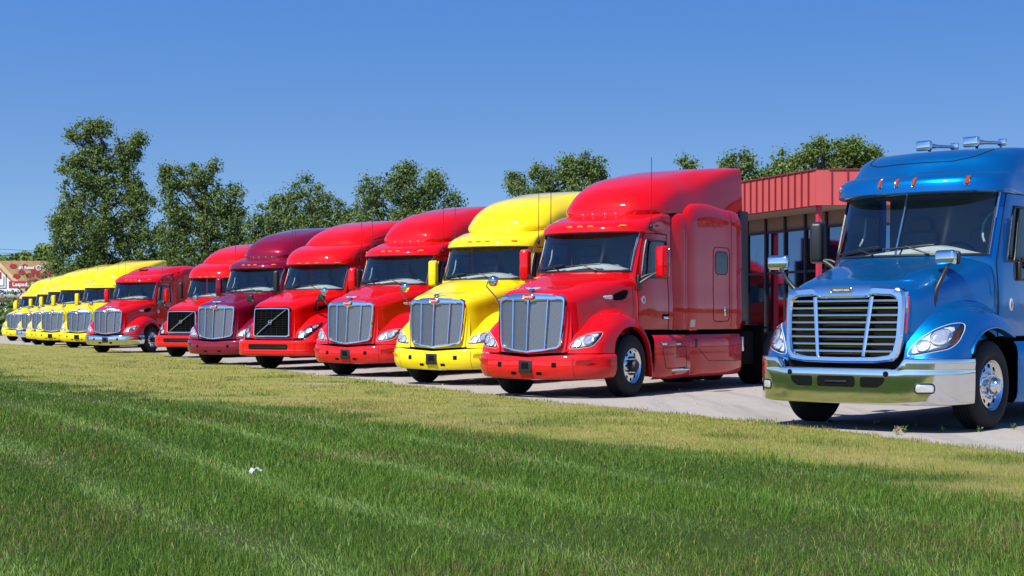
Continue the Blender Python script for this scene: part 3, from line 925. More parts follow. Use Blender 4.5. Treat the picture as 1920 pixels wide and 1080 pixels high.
sign_text('f', 85.5, 502, 8, 'board_white', .085, .015)
sign_text('G+', 97.5, 502, 4.5, 'board_white', .085, .01)
for a in (0, 4.2):
    flat('corner_line', [(-30, 541 - a), (12.5 - a, 541 - a), (12.5 - a, 514 + a), (11 - a, 514 + a), (11 - a, 539.5 - a), (-30, 539.5 - a)], 'board_black', .03)
flat('red_mark', [(-9, 523), (3, 523), (3, 510), (-9, 510)], 'board_red', .03)
link('lower_beam', make_mesh('lower_beam', *box(((px2(-107, 562, BD)[0] - bx), .1, px2(0, 562, BD)[1]), (446 * BD / FPX, .3, .5), .02)), 'board_brown', bb_root)
for xx in (-280, -180, -80, 20, 90):
    X, Z = px2(xx, 560, BD)
    link('post', make_mesh('post', *box((X - bx, .3, Z / 2), (.35, .35, Z), .02)), 'board_brown', bb_root)

# ------------------------------------------------------------------ overhead wires
for i, (pa, pb, lab) in enumerate((((-200, 455), (420, 478), 'upper thin power line crossing the sky at far left'), ((-200, 462), (420, 486), 'lower thin power line crossing the sky at far left'))):
    D = 160
    a = np.array([*px2(*pa, D)]); b_ = np.array([*px2(*pb, D)])
    pts = []
    for t in np.linspace(0, 1, 14):
        p = a + (b_ - a) * t
        pts.append((p[0], D + 5 * t, p[1] - 1.0 * t * (1 - t)))
    o = link('power_line', make_mesh('power_line', *tube(pts, .022, 5)), 'black_plastic')
    o['label'] = lab; o['category'] = 'wire'; o['group'] = 'overhead wires'

# ------------------------------------------------------------------ small things on the ground
plain('lamp_white', (.4, .42, .44), rough=.5)
def litter():
    g = np.random.default_rng(3)
    bm = bmesh.new()
    bmesh.ops.create_grid(bm, x_segments=9, y_segments=7, size=.5)
    for v in bm.verts:
        x, y = v.co.x, v.co.y
        v.co = Vector((x * .095, y * .06, .025 + .010 * math.sin(9 * x + 3 * y) * math.cos(7 * y) + g.normal() * .004 + .02 * (1 - 4 * x * x)))
    bmesh.ops.solidify(bm, geom=list(bm.faces), thickness=.003)
    me = bpy.data.meshes.new('litter'); bm.to_mesh(me); bm.free()
    D = 3467.0 / (897 - 601)
    o = link('litter', me, 'lamp_white', loc=((480 - 960) / FPX * D, D, .032))
    o.rotation_euler = (R(6), R(-8), R(20))
    o['label'] = 'crumpled white scrap of plastic lying in the green grass'; o['category'] = 'litter'
litter()

def weed(px, py, h, n, label, mat, seed):
    g = np.random.default_rng(seed)
    D = 3467.0 / (py - 601); X = (px - 960) / FPX * D
    parts = []
    for k in range(n):
        a = g.uniform(0, 2 * math.pi); l = h * g.uniform(.5, 1.1); s = g.uniform(.15, .6)
        parts.append(tube([(0, 0, 0), (math.cos(a) * s * l * .4, math.sin(a) * s * l * .4, l * .6), (math.cos(a) * s * l, math.sin(a) * s * l, l * .95)], [.004, .003, .001], 4))
        for q in range(3):
            t = g.uniform(.4, 1); c = np.array([math.cos(a) * s * l * t, math.sin(a) * s * l * t, l * t * .9]); d = g.normal(size=3) * .022; e = np.cross(d, g.normal(size=3)); e *= .008 / (np.linalg.norm(e) + 1e-9)
            parts.append((np.array([c - e, c + d * .5 - e * 1.4, c + d, c + d * .5 + e * 1.4]), [(0, 1, 2, 3)]))
    o = link('weed', make_mesh('weed', *join(*parts)), mat, loc=(X, D, .006))
    o['label'] = label; o['category'] = 'weed'; o['group'] = 'weeds along the lot edge'
plain('weed_green', (.09, .15, .03), rough=.6); plain('weed_dry', (.34, .27, .16), rough=.8)
weed(1681, 816, .10, 14, 'dry tan weed clump in front of the blue truck', 'weed_dry', 1)
weed(1696, 813, .08, 7, 'green weed just right of the dry tan clump', 'weed_green', 2)
weed(1764, 812, .06, 6, 'small green weed beside the blue truck front tyre', 'weed_green', 3)
weed(1834, 811, .06, 6, 'small green weed right under the blue truck tyre', 'weed_green', 4)
weed(1901, 806, .06, 5, 'green weed at the right rim of the lot edge', 'weed_green', 5)

def pebbles():
    g = np.random.default_rng(12)
    parts = []
    for _ in range(180):
        y = g.uniform(13, 40); x = edge_x(y) + g.gamma(1.5, 1.6) + .1
        s = g.uniform(.010, .034)
        v = np.array([(1, 0, 0), (-1, 0, 0), (0, 1, 0), (0, -1, 0), (0, 0, 1)], float) * s * g.uniform(.6, 1.2, (5, 3)) + [x, y, .006]
        parts.append((v, [(0, 2, 4), (2, 1, 4), (1, 3, 4), (3, 0, 4)]))
    o = link('loose_stones', make_mesh('loose_stones', *join(*parts)), 'stucco', kind='stuff')
    o['label'] = 'loose stones scattered on the lot surface'
pebbles()
# ------------------------------------------------------------------ vehicle pieces shared by all kinds
def tyre_geo(xc, y, z, r=0.505, w=0.30):
    h = w / 2
    prof = [(-h + 0.02, 0.29), (-h - 0.005, 0.33), (-h - 0.012, 0.40), (-h + 0.012, 0.465), (-h + 0.035, r - 0.012), (-h + 0.055, r)]
    g = np.linspace(-h + 0.055, h - 0.055, 6)
    for k in range(5):
        a, b = g[k], g[k + 1]
        if k: prof += [(a - 0.006, r - 0.0), (a - 0.004, r - 0.018), (a + 0.004, r - 0.018), (a + 0.006, r)]
    prof += [(h - 0.055, r), (h - 0.035, r - 0.012), (h - 0.012, 0.465), (h + 0.012, 0.40), (h + 0.005, 0.33), (h - 0.02, 0.29)]
    return lathe(prof, 56, 'x', (xc, y, z))

def add_wheel(kit, side, xc, y, r=0.505, w=0.30, style='front', hubcol='chassis', rim='alloy'):
    """wheel > tyre, rim, hand holes, hub, nuts; outer face looks away from the truck"""
    z = r
    s = 1 if side > 0 else -1
    ty = kit.add('wheel', tyre_geo(xc, y, z, r, w), 'rubber', None, 50, label='black tyre on an aluminium rim')
    o = xc + s * w / 2
    if style == 'front':
        prof = [(-0.015, 0.292), (0.0, 0.285), (-0.012, 0.274), (-0.042, 0.266), (-0.050, 0.255), (-0.044, 0.225), (-0.034, 0.175), (-0.028, 0.14), (-0.02, 0.10), (-0.02, 0.002)]
        hub = [(-0.012, 0.10), (0.03, 0.098), (0.05, 0.085), (0.075, 0.08), (0.085, 0.06), (0.09, 0.001)]
        hh, hr, hx = 0.031, 0.212, -0.046
        nr, nx = 0.142, -0.03
    else:
        prof = [(-0.015, 0.292), (0.0, 0.285), (-0.015, 0.268), (-0.09, 0.262), (-0.13, 0.25), (-0.145, 0.2), (-0.15, 0.15), (-0.15, 0.1), (-0.15, 0.002)]
        hub = [(-0.15, 0.11), (-0.04, 0.105), (-0.02, 0.09), (-0.01, 0.06), (-0.01, 0.001)]
        hh, hr, hx = 0.034, 0.215, -0.14
        nr, nx = 0.142, -0.15
    def L(p, n=40): return lathe([(s * h, rr) for h, rr in p], n, 'x', (o, y, z))
    kit.add('rim', L(prof), rim, ty, 40)
    kit.add('hub', L(hub, 24), hubcol, ty, 40)
    for k in range(10):
        a = 2 * math.pi * (k + 0.5) / 10
        c = (o + s * (hx - 0.004), y + hr * math.cos(a), z + hr * math.sin(a))
        kit.add('hand_hole', disc(c, hh, s * 0.012, 'x', 12), 'void_black', ty)
        a = 2 * math.pi * k / 10
        c = (o + s * nx, y + nr * math.cos(a), z + nr * math.sin(a))
        kit.add('lug_nut', disc(c, 0.017, s * 0.045, 'x', 8), hubcol, ty)
    return ty

def wheel_arch(x0, x1, r=.60, z=.52):
    a = np.linspace(R(-8), R(188), 22)
    rows = [[(x0, r * math.cos(t), z + r * math.sin(t)) for t in a], [(x1, r * math.cos(t), z + r * math.sin(t)) for t in a]]
    inner = [[(x0, r * k * math.cos(t), z + r * k * math.sin(t)) for t in a] for k in (1.0, .05)]
    return join(grid(np.array(rows)), grid(np.array(inner)))

def band(outer, inner, yf, depth=0.05, proud=0.02):
    """chrome surround: closed outlines (n,2) in x,z, standing on the surface y = yf(x,z)"""
    n = len(outer); V = []
    for o, i in zip(outer, inner):
        m = (o + i) / 2
        for p, d in ((o, depth), (o, -proud * 0.4), (o * 0.7 + i * 0.3, -proud), (i * 0.8 + o * 0.2, -proud), (i, -proud * 0.3), (i, depth)):
            V.append((p[0], yf(p[0], p[1]) + d, p[1]))
    F = []
    k = 6
    for a in range(n):
        b = (a + 1) % n
        for j in range(k):
            F.append((a * k + j, a * k + (j + 1) % k, b * k + (j + 1) % k, b * k + j))
    return np.array(V), F

def fill(outline, yf, off, n=14):
    """sheet inside a star-shaped outline lying on y = yf + off"""
    O = np.asarray(outline, float); c = np.array([0.0, O[:, 1].mean()]); m = len(O)
    V = []; F = []
    for r in range(n, 0, -1):
        for p in c + (O - c) * (r / n): V.append((p[0], yf(p[0], p[1]) + off, p[1]))
    V.append((c[0], yf(c[0], c[1]) + off, c[1]))
    for i in range(n - 1):
        for k in range(m): F.append((i * m + k, i * m + (k + 1) % m, (i + 1) * m + (k + 1) % m, (i + 1) * m + k))
    for k in range(m): F.append(((n - 1) * m + k, (n - 1) * m + (k + 1) % m, n * m))
    return np.array(V), F

def half_outline(pts, n=60):
    """right half from top centre to bottom centre -> closed symmetric outline, points paired by index"""
    P = resample(np.asarray(pts, float), n, closed=False)
    L = P[::-1].copy(); L[:, 0] *= -1
    return np.concatenate([P, L[1:-1]])

def strip(path, w, yf, proud, depth=0.03):
    """upright bar following x,z path of given half widths"""
    V = []; F = []
    for (x, z), hw in zip(path, w):
        for dx, d in ((-hw, depth), (-hw, -proud * 0.5), (-hw * 0.5, -proud), (hw * 0.5, -proud), (hw, -proud * 0.5), (hw, depth)):
            V.append((x + dx, yf(x, z) + d, z))
    k = 6; n = len(path)
    for a in range(n - 1):
        for j in range(k): F.append((a * k + j, a * k + (j + 1) % k, (a + 1) * k + (j + 1) % k, (a + 1) * k + j))
    F.append(tuple(range(k))); F.append(tuple((n - 1) * k + j for j in range(k))[::-1])
    return np.array(V), F

def cab_shell(kit, slices, cols=(3, 4, 4, 3, 3, 5, 3), rows=None, sharp=(), ws=(3, 5), win=(2, 4), door=(0, 5), wiper_z=0.03, split=False, door_cols=(4, 6)):
    """cab body from horizontal slices; glass and doors are cut out of the same skin"""
    C = np.array([[(x, y, z) for (x, y) in s] for z, s in slices], float)
    C = C if C.ndim == 3 else C
    m = len(slices)
    rows = rows or [3] * (m - 1)
    cv = list(cols)[::-1] + list(cols)
    G = surf(sym(C), rows, cv, su=sharp)
    M, N = G.shape[:2]
    rc = np.concatenate([[0], np.cumsum(rows)]); cc = np.concatenate([[0], np.cumsum(cols)])
    mid = int(sum(cols))
    body = np.ones((M - 1, N - 1), bool)
    # windscreen
    w = np.zeros_like(body); w[rc[ws[0]]:rc[ws[1]], mid - cc[3]:mid + cc[3]] = True
    dr = np.zeros_like(body); dr[rc[door[0]]:rc[door[1]], mid + cc[door_cols[0]]:mid + cc[door_cols[1]]] = True
    wn_ = np.zeros_like(body); wn_[rc[win[0]]:rc[win[1]], mid + cc[5]:mid + cc[6]] = True
    fl = lambda a: a[:, ::-1]
    body &= ~(w | dr | fl(dr) | wn_ | fl(wn_))
    cab = kit.add('cab', grid(G, body), 'paint', None, 40)
    a0, a1 = rc[ws[0]], rc[ws[1]]
    b0, b1 = mid - cc[3], mid + cc[3]
    W = G[a0:a1 + 1, b0:b1 + 1].copy(); W[..., 1] += 0.012
    wsi = kit.add('windshield', grid(W), 'windshield_glass', None)
    rim = np.concatenate([G[a0, b0:b1], G[a0:a1, b1], G[a1, b1:b0:-1], G[a1:a0:-1, b0]])
    kit.add('gasket', tube(rim, 0.016, 6, True), 'black_plastic', wsi)
    if split:
        cpts = G[a0:a1 + 1, mid].copy(); cpts[:, 1] -= 0.006
        kit.add('divider_bar', tube(cpts, 0.014, 8), 'chrome', wsi)
    # dark band of the sunshade inside the top of the glass
    # doors
    dg_ = grid(G, dr & ~wn_)
    doors = kit.both('door', dg_, 'paint')
    d0, d1 = rc[door[0]], rc[door[1]]; e0, e1 = mid + cc[door_cols[0]], mid + cc[door_cols[1]]
    drim = np.concatenate([G[d0, e0:e1], G[d0:d1, e1], G[d1, e1:e0:-1], G[d1:d0:-1, e0]])
    st = tube(drim, 0.007, 6, True)
    kit.add('door_seam', st, 'seam_dark', doors[0]); kit.add('door_seam', mirror(st), 'seam_dark', doors[1])
    f0, f1 = rc[win[0]], rc[win[1]]; g0, g1 = mid + cc[5], mid + cc[6]
    Wd = G[f0:f1 + 1, g0:g1 + 1].copy(); Wd[..., 0] -= 0.012
    gl = grid(Wd)
    wrim = np.concatenate([G[f0, g0:g1], G[f0:f1, g1], G[f1, g1:g0:-1], G[f1:f0:-1, g0]])
    gs = tube(wrim, 0.016, 6, True)
    vent = G[f0:f1 + 1, g0 + 1].copy()
    for k in (0, 1):
        mm = (lambda p: p) if k == 0 else mirror
        kit.add('window', mm(gl), 'side_glass', doors[k]); kit.add('gasket', mm(gs), 'black_plastic', doors[k])
        kit.add('vent_bar', mm(tube(vent, 0.012, 6)), 'black_plastic', doors[k])
    return G, cab, wsi, doors, dict(rc=rc, cc=cc, mid=mid)

def cabin(kit, yb=1.72, dash_y=0.52, dash_z=2.03, hw=0.86):
    """what shows through the glass"""
    fl = join(box((0, 1.15, 1.14), (1.9, 1.15, 0.04)), box((0, yb, 2.05), (1.9, 0.03, 1.9)))
    kit.add('interior', fl, 'cabin_grey')
    kit.add('headliner', box((0, 1.25, 2.80), (1.75, 0.75, 0.05)), 'cabin_grey')
    xs = np.linspace(-hw, hw, 25)
    rows = []
    for x in xs:
        zt = dash_z + .085 + .05 * math.exp(-((x - .42) / .26) ** 2) + .018 * math.sin(5 * x + 1) - .05 * (abs(x) / hw) ** 4
        yy = dash_y - .33 + .30 * (abs(x) / hw) ** 2
        rows.append([(x, yy, dash_z - .16), (x, yy + .02, zt - .05), (x, yy + .07, zt), (x, yy + .28, zt + .02), (x, yy + .42, zt - .06), (x, yy + .46, dash_z - .35)])
    kit.add('dashboard', grid(np.array(rows)), 'dash_grey')
    for sg in (1, -1):
        kit.add('grab_handle', tube(upsample(np.array([(sg * .84, .86, 2.52), (sg * .80, .78, 2.46), (sg * .79, .68, 2.22), (sg * .82, .66, 2.16)]), 3), .014, 6), 'dash_grey')
    for sx in (-0.46, 0.46):
        se = kit.add('seat', box((sx, 1.30, 1.62), (0.5, 0.5, 0.16), 0.05, 3), 'seat_cloth')
        kit.add('backrest', box((sx, 1.54, 2.02), (0.48, 0.14, 0.72), 0.06, 3, Matrix.Rotation(R(-8), 3, 'X')), 'seat_cloth', se)
        kit.add('headrest', box((sx, 1.60, 2.46), (0.28, 0.1, 0.18), 0.04, 3), 'seat_cloth', se)
    t = np.linspace(0, 2 * math.pi, 28, endpoint=False)
    sw = np.stack([0.42 + 0.22 * np.cos(t), 0.90 - 0.11 * np.sin(t), 1.98 + 0.19 * np.sin(t)], 1)
    w = kit.add('steering_wheel', tube(sw, 0.016, 6, True), 'black_plastic')
    kit.add('spoke', join(tube([(0.22, 0.9, 1.98), (0.62, 0.9, 1.98)], 0.014, 6), tube([(0.42, 0.9, 1.98), (0.42, 0.7, 1.85)], 0.03, 8)), 'black_plastic', w)

def wipers(kit, bvh, wsi, z0, z1):
    for a, b in (((-0.1, z0), (-0.72, z0 + 0.05)), ((0.25, z0), (-0.38 + 0.1, z1))):
        pass
    for (p, q, m0, m1) in (((-0.28, z0 - 0.015), (-0.52, z0 + 0.055), (-0.84, z0 + 0.01), (-0.22, z0 + 0.085)),
                           ((0.42, z0 - 0.02), (0.12, z0 + 0.075), (-0.16, z0 + 0.045), (0.46, z0 + 0.085))):
        wi = kit.add('wiper', seam(bvh, 'front', [p, q], 0.011, off=0.035, n=5), 'black_plastic', wsi)
        kit.add('wiper_blade', seam(bvh, 'front', [m0, m1], 0.012, off=0.03, n=6), 'black_plastic', wsi)

def rear_end(kit, y0, axles, xw=1.02):
    """chassis behind the cab, tandem axles with twin tyres"""
    fr = kit.add('chassis_frame', join(box((0.43, (y0 + axles[-1] + 0.9) / 2 - 1.2, 0.86), (0.09, axles[-1] + 0.9 - y0 + 2.8, 0.28)), box((-0.43, (y0 + axles[-1] + 0.9) / 2 - 1.2, 0.86), (0.09, axles[-1] + 0.9 - y0 + 2.8, 0.28)),
               box((0, axles[-1] + 0.85, 0.86), (0.9, 0.06, 0.24)), box((0, y0 + 0.5, 0.86), (0.86, 0.1, 0.2))), 'chassis')
    kit.add('coupling_plate', join(prism([(x, y, 1.10) for x, y in ((-0.45, axles[0] - 0.1), (0.45, axles[0] - 0.1), (0.45, axles[0] + 0.5), (0.25, axles[0] + 0.95), (0.12, axles[0] + 0.45), (-0.12, axles[0] + 0.45), (-0.25, axles[0] + 0.95), (-0.45, axles[0] + 0.5))], (0, 0, 0.05)), box((0, axles[0] + 0.25, 1.05), (0.95, 0.3, 0.12))), 'chassis', fr)
    kit.add('deck_plate', box((0, y0 + 0.45, 1.03), (1.0, 0.8, 0.015)), 'alloy', fr)
    for ya in axles:
        kit.add('axle', tube([(-0.8, ya, 0.5), (-0.2, ya, 0.52), (0, ya, 0.54), (0.2, ya, 0.52), (0.8, ya, 0.5)], [0.07, 0.08, 0.2, 0.08, 0.07], 12), 'chassis', fr)
        for s in (1, -1):
            add_wheel(kit, s, s * 1.05, ya, style='rear')
            kit.add('inner_tyre', tyre_geo(s * 0.72, ya, 0.505), 'rubber', None, 50)
    for s in (1, -1):
        qf = kit.add('quarter_fender', join(box((s * .99, axles[0] - .60, .66), (.46, .05, .98), .015), box((s * .99, axles[0] - .45, 1.10), (.46, .40, .04), .015)), 'void_black')
        kit.add('battery_box', box((s * .82, y0 + .32, .72), (.5, .55, .62), .03), 'void_black', qf)
        mf = kit.add('mudflap', box((s * 0.9, axles[-1] + 0.75, 0.55), (0.6, 0.015, 0.75)), 'rubber')
        kit.add('mudflap_bar', box((s * 0.8, axles[-1] + 0.75, 0.95), (0.85, 0.04, 0.05)), 'chrome', mf)
    # front axle beam, springs and engine underside
    kit.add('front_axle', join(tube([(-0.95, 0, 0.47), (-0.6, 0, 0.36), (0.6, 0, 0.36), (0.95, 0, 0.47)], 0.07, 10), box((0.43, 0.1, 0.55), (0.1, 1.3, 0.08)), box((-0.43, 0.1, 0.55), (0.1, 1.3, 0.08))), 'chassis', fr)
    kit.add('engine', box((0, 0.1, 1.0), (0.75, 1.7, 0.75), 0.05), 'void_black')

def side_mirror(kit, x=1.335, y=0.74, z=2.20, w=0.20, d=0.16, h=0.545, mat='paint', arm=((1.0, 0.55, 1.84), (1.12, 0.62, 1.93), (1.24, 0.72, 2.02)), toe=-18, back=0.0, split_y=None):
    shell = box((0, 0, 0), (w, d, h), 0.05, 4)
    v, f = shell
    v = v.copy(); k = (v[:, 1] < 0)
    v[k, 0] *= 0.86; v[k, 2] *= 0.95
    sh = moved(rotz((v, f), R(toe)), (x, y, z))
    face = moved(rotz(box((0, d / 2 + 0.002, 0), (w * 0.86, 0.006, h * 0.9), 0.002, 1), R(toe)), (x, y, z))
    a = tube(upsample(np.array(arm), 5), 0.028, 8)
    low = tube(upsample(np.array([(arm[0][0], arm[0][1] + 0.02, arm[0][2] + 0.09), (arm[1][0], arm[1][1] + 0.02, arm[1][2] + 0.06), arm[2]]), 4), 0.018, 8)
    base = box((arm[0][0] + 0.005, arm[0][1] + 0.02, arm[0][2] + 0.02), (0.05, 0.13, 0.26), 0.02)
    for k in (0, 1):
        m = (lambda p: moved(p, (0, split_y or 0.0, 0))) if k == 0 else mirror
        s = kit.add('side_mirror', m(sh), mat)
        kit.add('mirror_glass', m(face), 'chrome', s)
        kit.add('mirror_arm', m(join(a, low, base)), 'black_plastic', s)

def lamp(kit, bvh, outline, n=48, bowls=(), dark=False, name='headlight', amber=None, sides=(1, -1)):
    """headlight: housing let into the fender, reflector bowls, clear lens over it"""
    O = rounded(outline, 0.05, 4)
    hs = patch(bvh, 'front', O, -0.004, 0.004, n=n)
    c = O.mean(0)
    ln = patch(bvh, 'front', c + (O - c) * 1.0, 0.006, 0.03, n=n)
    edge = seam(bvh, 'front', c + (O - c) * 1.015, 0.005, closed=True, off=0.002, n=n)
    for s in sides:
        m = (lambda p: p) if s > 0 else mirror
        h = kit.add(name, m(hs), 'lamp_dark' if dark else 'lamp_housing')
        for (bx, bz, br) in bowls:
            b = patch(bvh, 'front', ellipse((bx, bz), br, br), 0.012, 0.004, n=20)
            kit.add('reflector_bowl', m(b), 'reflector', h)
            kit.add('bowl_ring', m(seam(bvh, 'front', ellipse((bx, bz), br * 1.03, br * 1.03), 0.006, closed=True, off=0.012, n=24)), 'chrome', h)
        if amber is not None:
            kit.add('amber_corner', m(patch(bvh, 'front', amber, 0.004, 0.012, n=20)), 'amber', h)
        kit.add('lens', m(ln), 'lamp_lens', h)
        kit.add('lens_edge', m(edge), 'lamp_dark' if dark else 'lamp_housing', h)

def bumper_skin(plan, prof, n_plan=None):
    """plan: half plan curve [(x, y)], prof: list of (z, inset) or function x->list; returns full grid"""
    P = upsample(np.array(plan, float), 5)
    rows = []
    for (zf, ins) in prof:
        row = []
        for i, (x, y) in enumerate(P):
            a = P[max(0, i - 1)]; b = P[min(len(P) - 1, i + 1)]
            t = (b - a) / (np.linalg.norm(b - a) + 1e-9)
            nx, ny = -t[1], t[0]      # towards the inside of the truck
            if ny < 0 and abs(nx) < 0.5: nx, ny = -nx, -ny
            if i == 0: nx, ny = 0, 1
            z = zf(x) if callable(zf) else zf
            row.append((max(0.0, x + nx * ins) if i else 0.0, y + ny * ins, z))
        rows.append(row)
    return np.array(rows)
def sleeper_box(kit, dz=0.0):
    # sleeper
    def srow(y, w, zt, k=1.0):
        return [(w - .015, y, 1.08), (w, y, 1.22), (w, y, 1.9), (w, y, zt - .42), (w - .01, y, zt - .20), (w - .07, y, zt - .05), (w - .22, y, zt), (.4, y, zt + .02), (0, y, zt + .02)]
    SL = [srow(1.77, .985, 3.04), srow(1.80, 1.0, 3.06), srow(1.90, 1.035, 3.10), srow(2.04, 1.07, 3.135), srow(2.14, 1.078, 3.145), srow(2.19, 1.068, 3.15), srow(2.26, 1.085, 3.20), srow(2.40, 1.105, 3.28), srow(2.75, 1.11, 3.345), srow(3.1, 1.11, 3.36), srow(3.7, 1.11, 3.325), srow(4.46, 1.10, 3.26), srow(4.50, 1.085, 3.25), srow(4.505, .9, 3.1)]
    SL = np.array(SL)[:, ::-1]
    sl = grid(surf(sym(SL), [2, 3, 3, 2, 2, 2, 3, 4, 4, 4, 4, 1, 1], [2, 3, 4, 4, 3, 3, 4, 2][::-1] + [2, 3, 4, 4, 3, 3, 4, 2], su=(12,)))
    rb = prism([(-1.05, 4.495, 1.08), (1.05, 4.495, 1.08), (1.05, 4.495, 3.22), (-1.05, 4.495, 3.22)], (0, .012, 0))
    slp = kit.add('sleeper', join(sl, rb), 'paint', None, 45)
    sb = bvh_of(sl)
    for s in (0, 1):
        m = (lambda p: p) if s == 0 else mirror
        kit.add('sleeper_window', m(patch(sb, 'side', rounded(rect(3.30, 2.08, 3.79, 2.47), .12, 6), .003, .004, n=44)), 'black_gloss', slp)
        kit.add('window_rubber', m(seam(sb, 'side', rounded(rect(3.29, 2.07, 3.80, 2.48), .12, 6), .010, True, n=60)), 'black_plastic', slp)
        kit.add('hatch_seam', m(seam(sb, 'side', rounded(rect(3.20, 1.22, 3.88, 2.56), .12, 6), .007, True, n=90)), 'seam_dark', slp)
        kit.add('hatch_handle', m(box((1.12, 3.68, 1.41), (.03, .05, .19), .012)), 'chrome', slp)
        kit.add('panel_seam', m(seam(sb, 'side', [(3.95, 1.12), (3.95, 3.24)], .004)), 'seam_dark', slp)
        kit.add('data_plate', m(patch(sb, 'side', rect(2.31, 1.12, 2.47, 1.25), .002, .004, n=16)), 'cream_label', slp)
        kit.add('side_extender', m(box((1.055, 4.64, 2.26), (.045, .38, 2.06), .015)), 'black_plastic', slp)


def lower_fairing(kit):
    # lower side fairing, steps
    def krow(y, w):
        return [(.98, y, 1.0), (w - .05, y, .99), (w - .01, y, .93), (w, y, .75), (w, y, .50), (w - .015, y, .33), (w - .08, y, .25), (.95, y, .24)]
    K = [krow(.86, 1.135), krow(.90, 1.15), krow(2.17, 1.155), krow(2.20, 1.145), krow(2.23, 1.16), krow(4.28, 1.16), krow(4.40, 1.13), krow(4.41, 1.0)]
    sk = grid(surf(K, [1, 4, 1, 1, 5, 2, 1], [1, 2, 2, 3, 2, 2, 1], su=(2, 3, 4)))
    skb = bvh_of(sk)
    for s in (0, 1):
        m = (lambda p: p) if s == 0 else mirror
        k = kit.add('side_fairing', m(sk), 'paint', None, 45)
        for (y0_, y1_, z) in ((1.02, 1.72, .845), (1.36, 2.06, .40)):
            kit.add('step', m(box((1.155, (y0_ + y1_) / 2, z), (.11, y1_ - y0_, .045), .014)), 'chrome', k)
        kit.add('step_recess', m(patch(skb, 'side', rounded([(1.06, .79), (1.98, .79), (2.02, .43), (1.16, .43)], .05), .001, -.012, n=40)), 'paint', k)
        kit.add('recess_edge', m(seam(skb, 'side', rounded([(1.06, .79), (1.98, .79), (2.02, .43), (1.16, .43)], .05), .005, True, n=50)), 'seam_dark', k)
        kit.add('fuel_cap', m(box((1.15, 2.40, .83), (.06, .10, .17), .025)), 'black_plastic', k)
        kit.add('tank_crease', m(seam(skb, 'side', [(2.5, .74), (2.85, .52), (4.1, .50)], .005)), 'seam_dark', k)
        kit.add('reflector_panel', m(box((1.12, 4.47, .80), (.02, .09, .27), .005)), 'alloy', k)
        kit.add('grab_latch', m(box((1.13, 3.2, .97), (.05, .22, .04), .01)), 'black_plastic', k)
        kit.add('number_mark', m(patch(skb, 'side', rect(1.53, .58, 1.61, .68), .002, .003, n=12)), 'badge_grey', k)
    kit.add('under_cab', box((0, 2.7, .98), (1.9, 3.6, .14)), 'void_black')

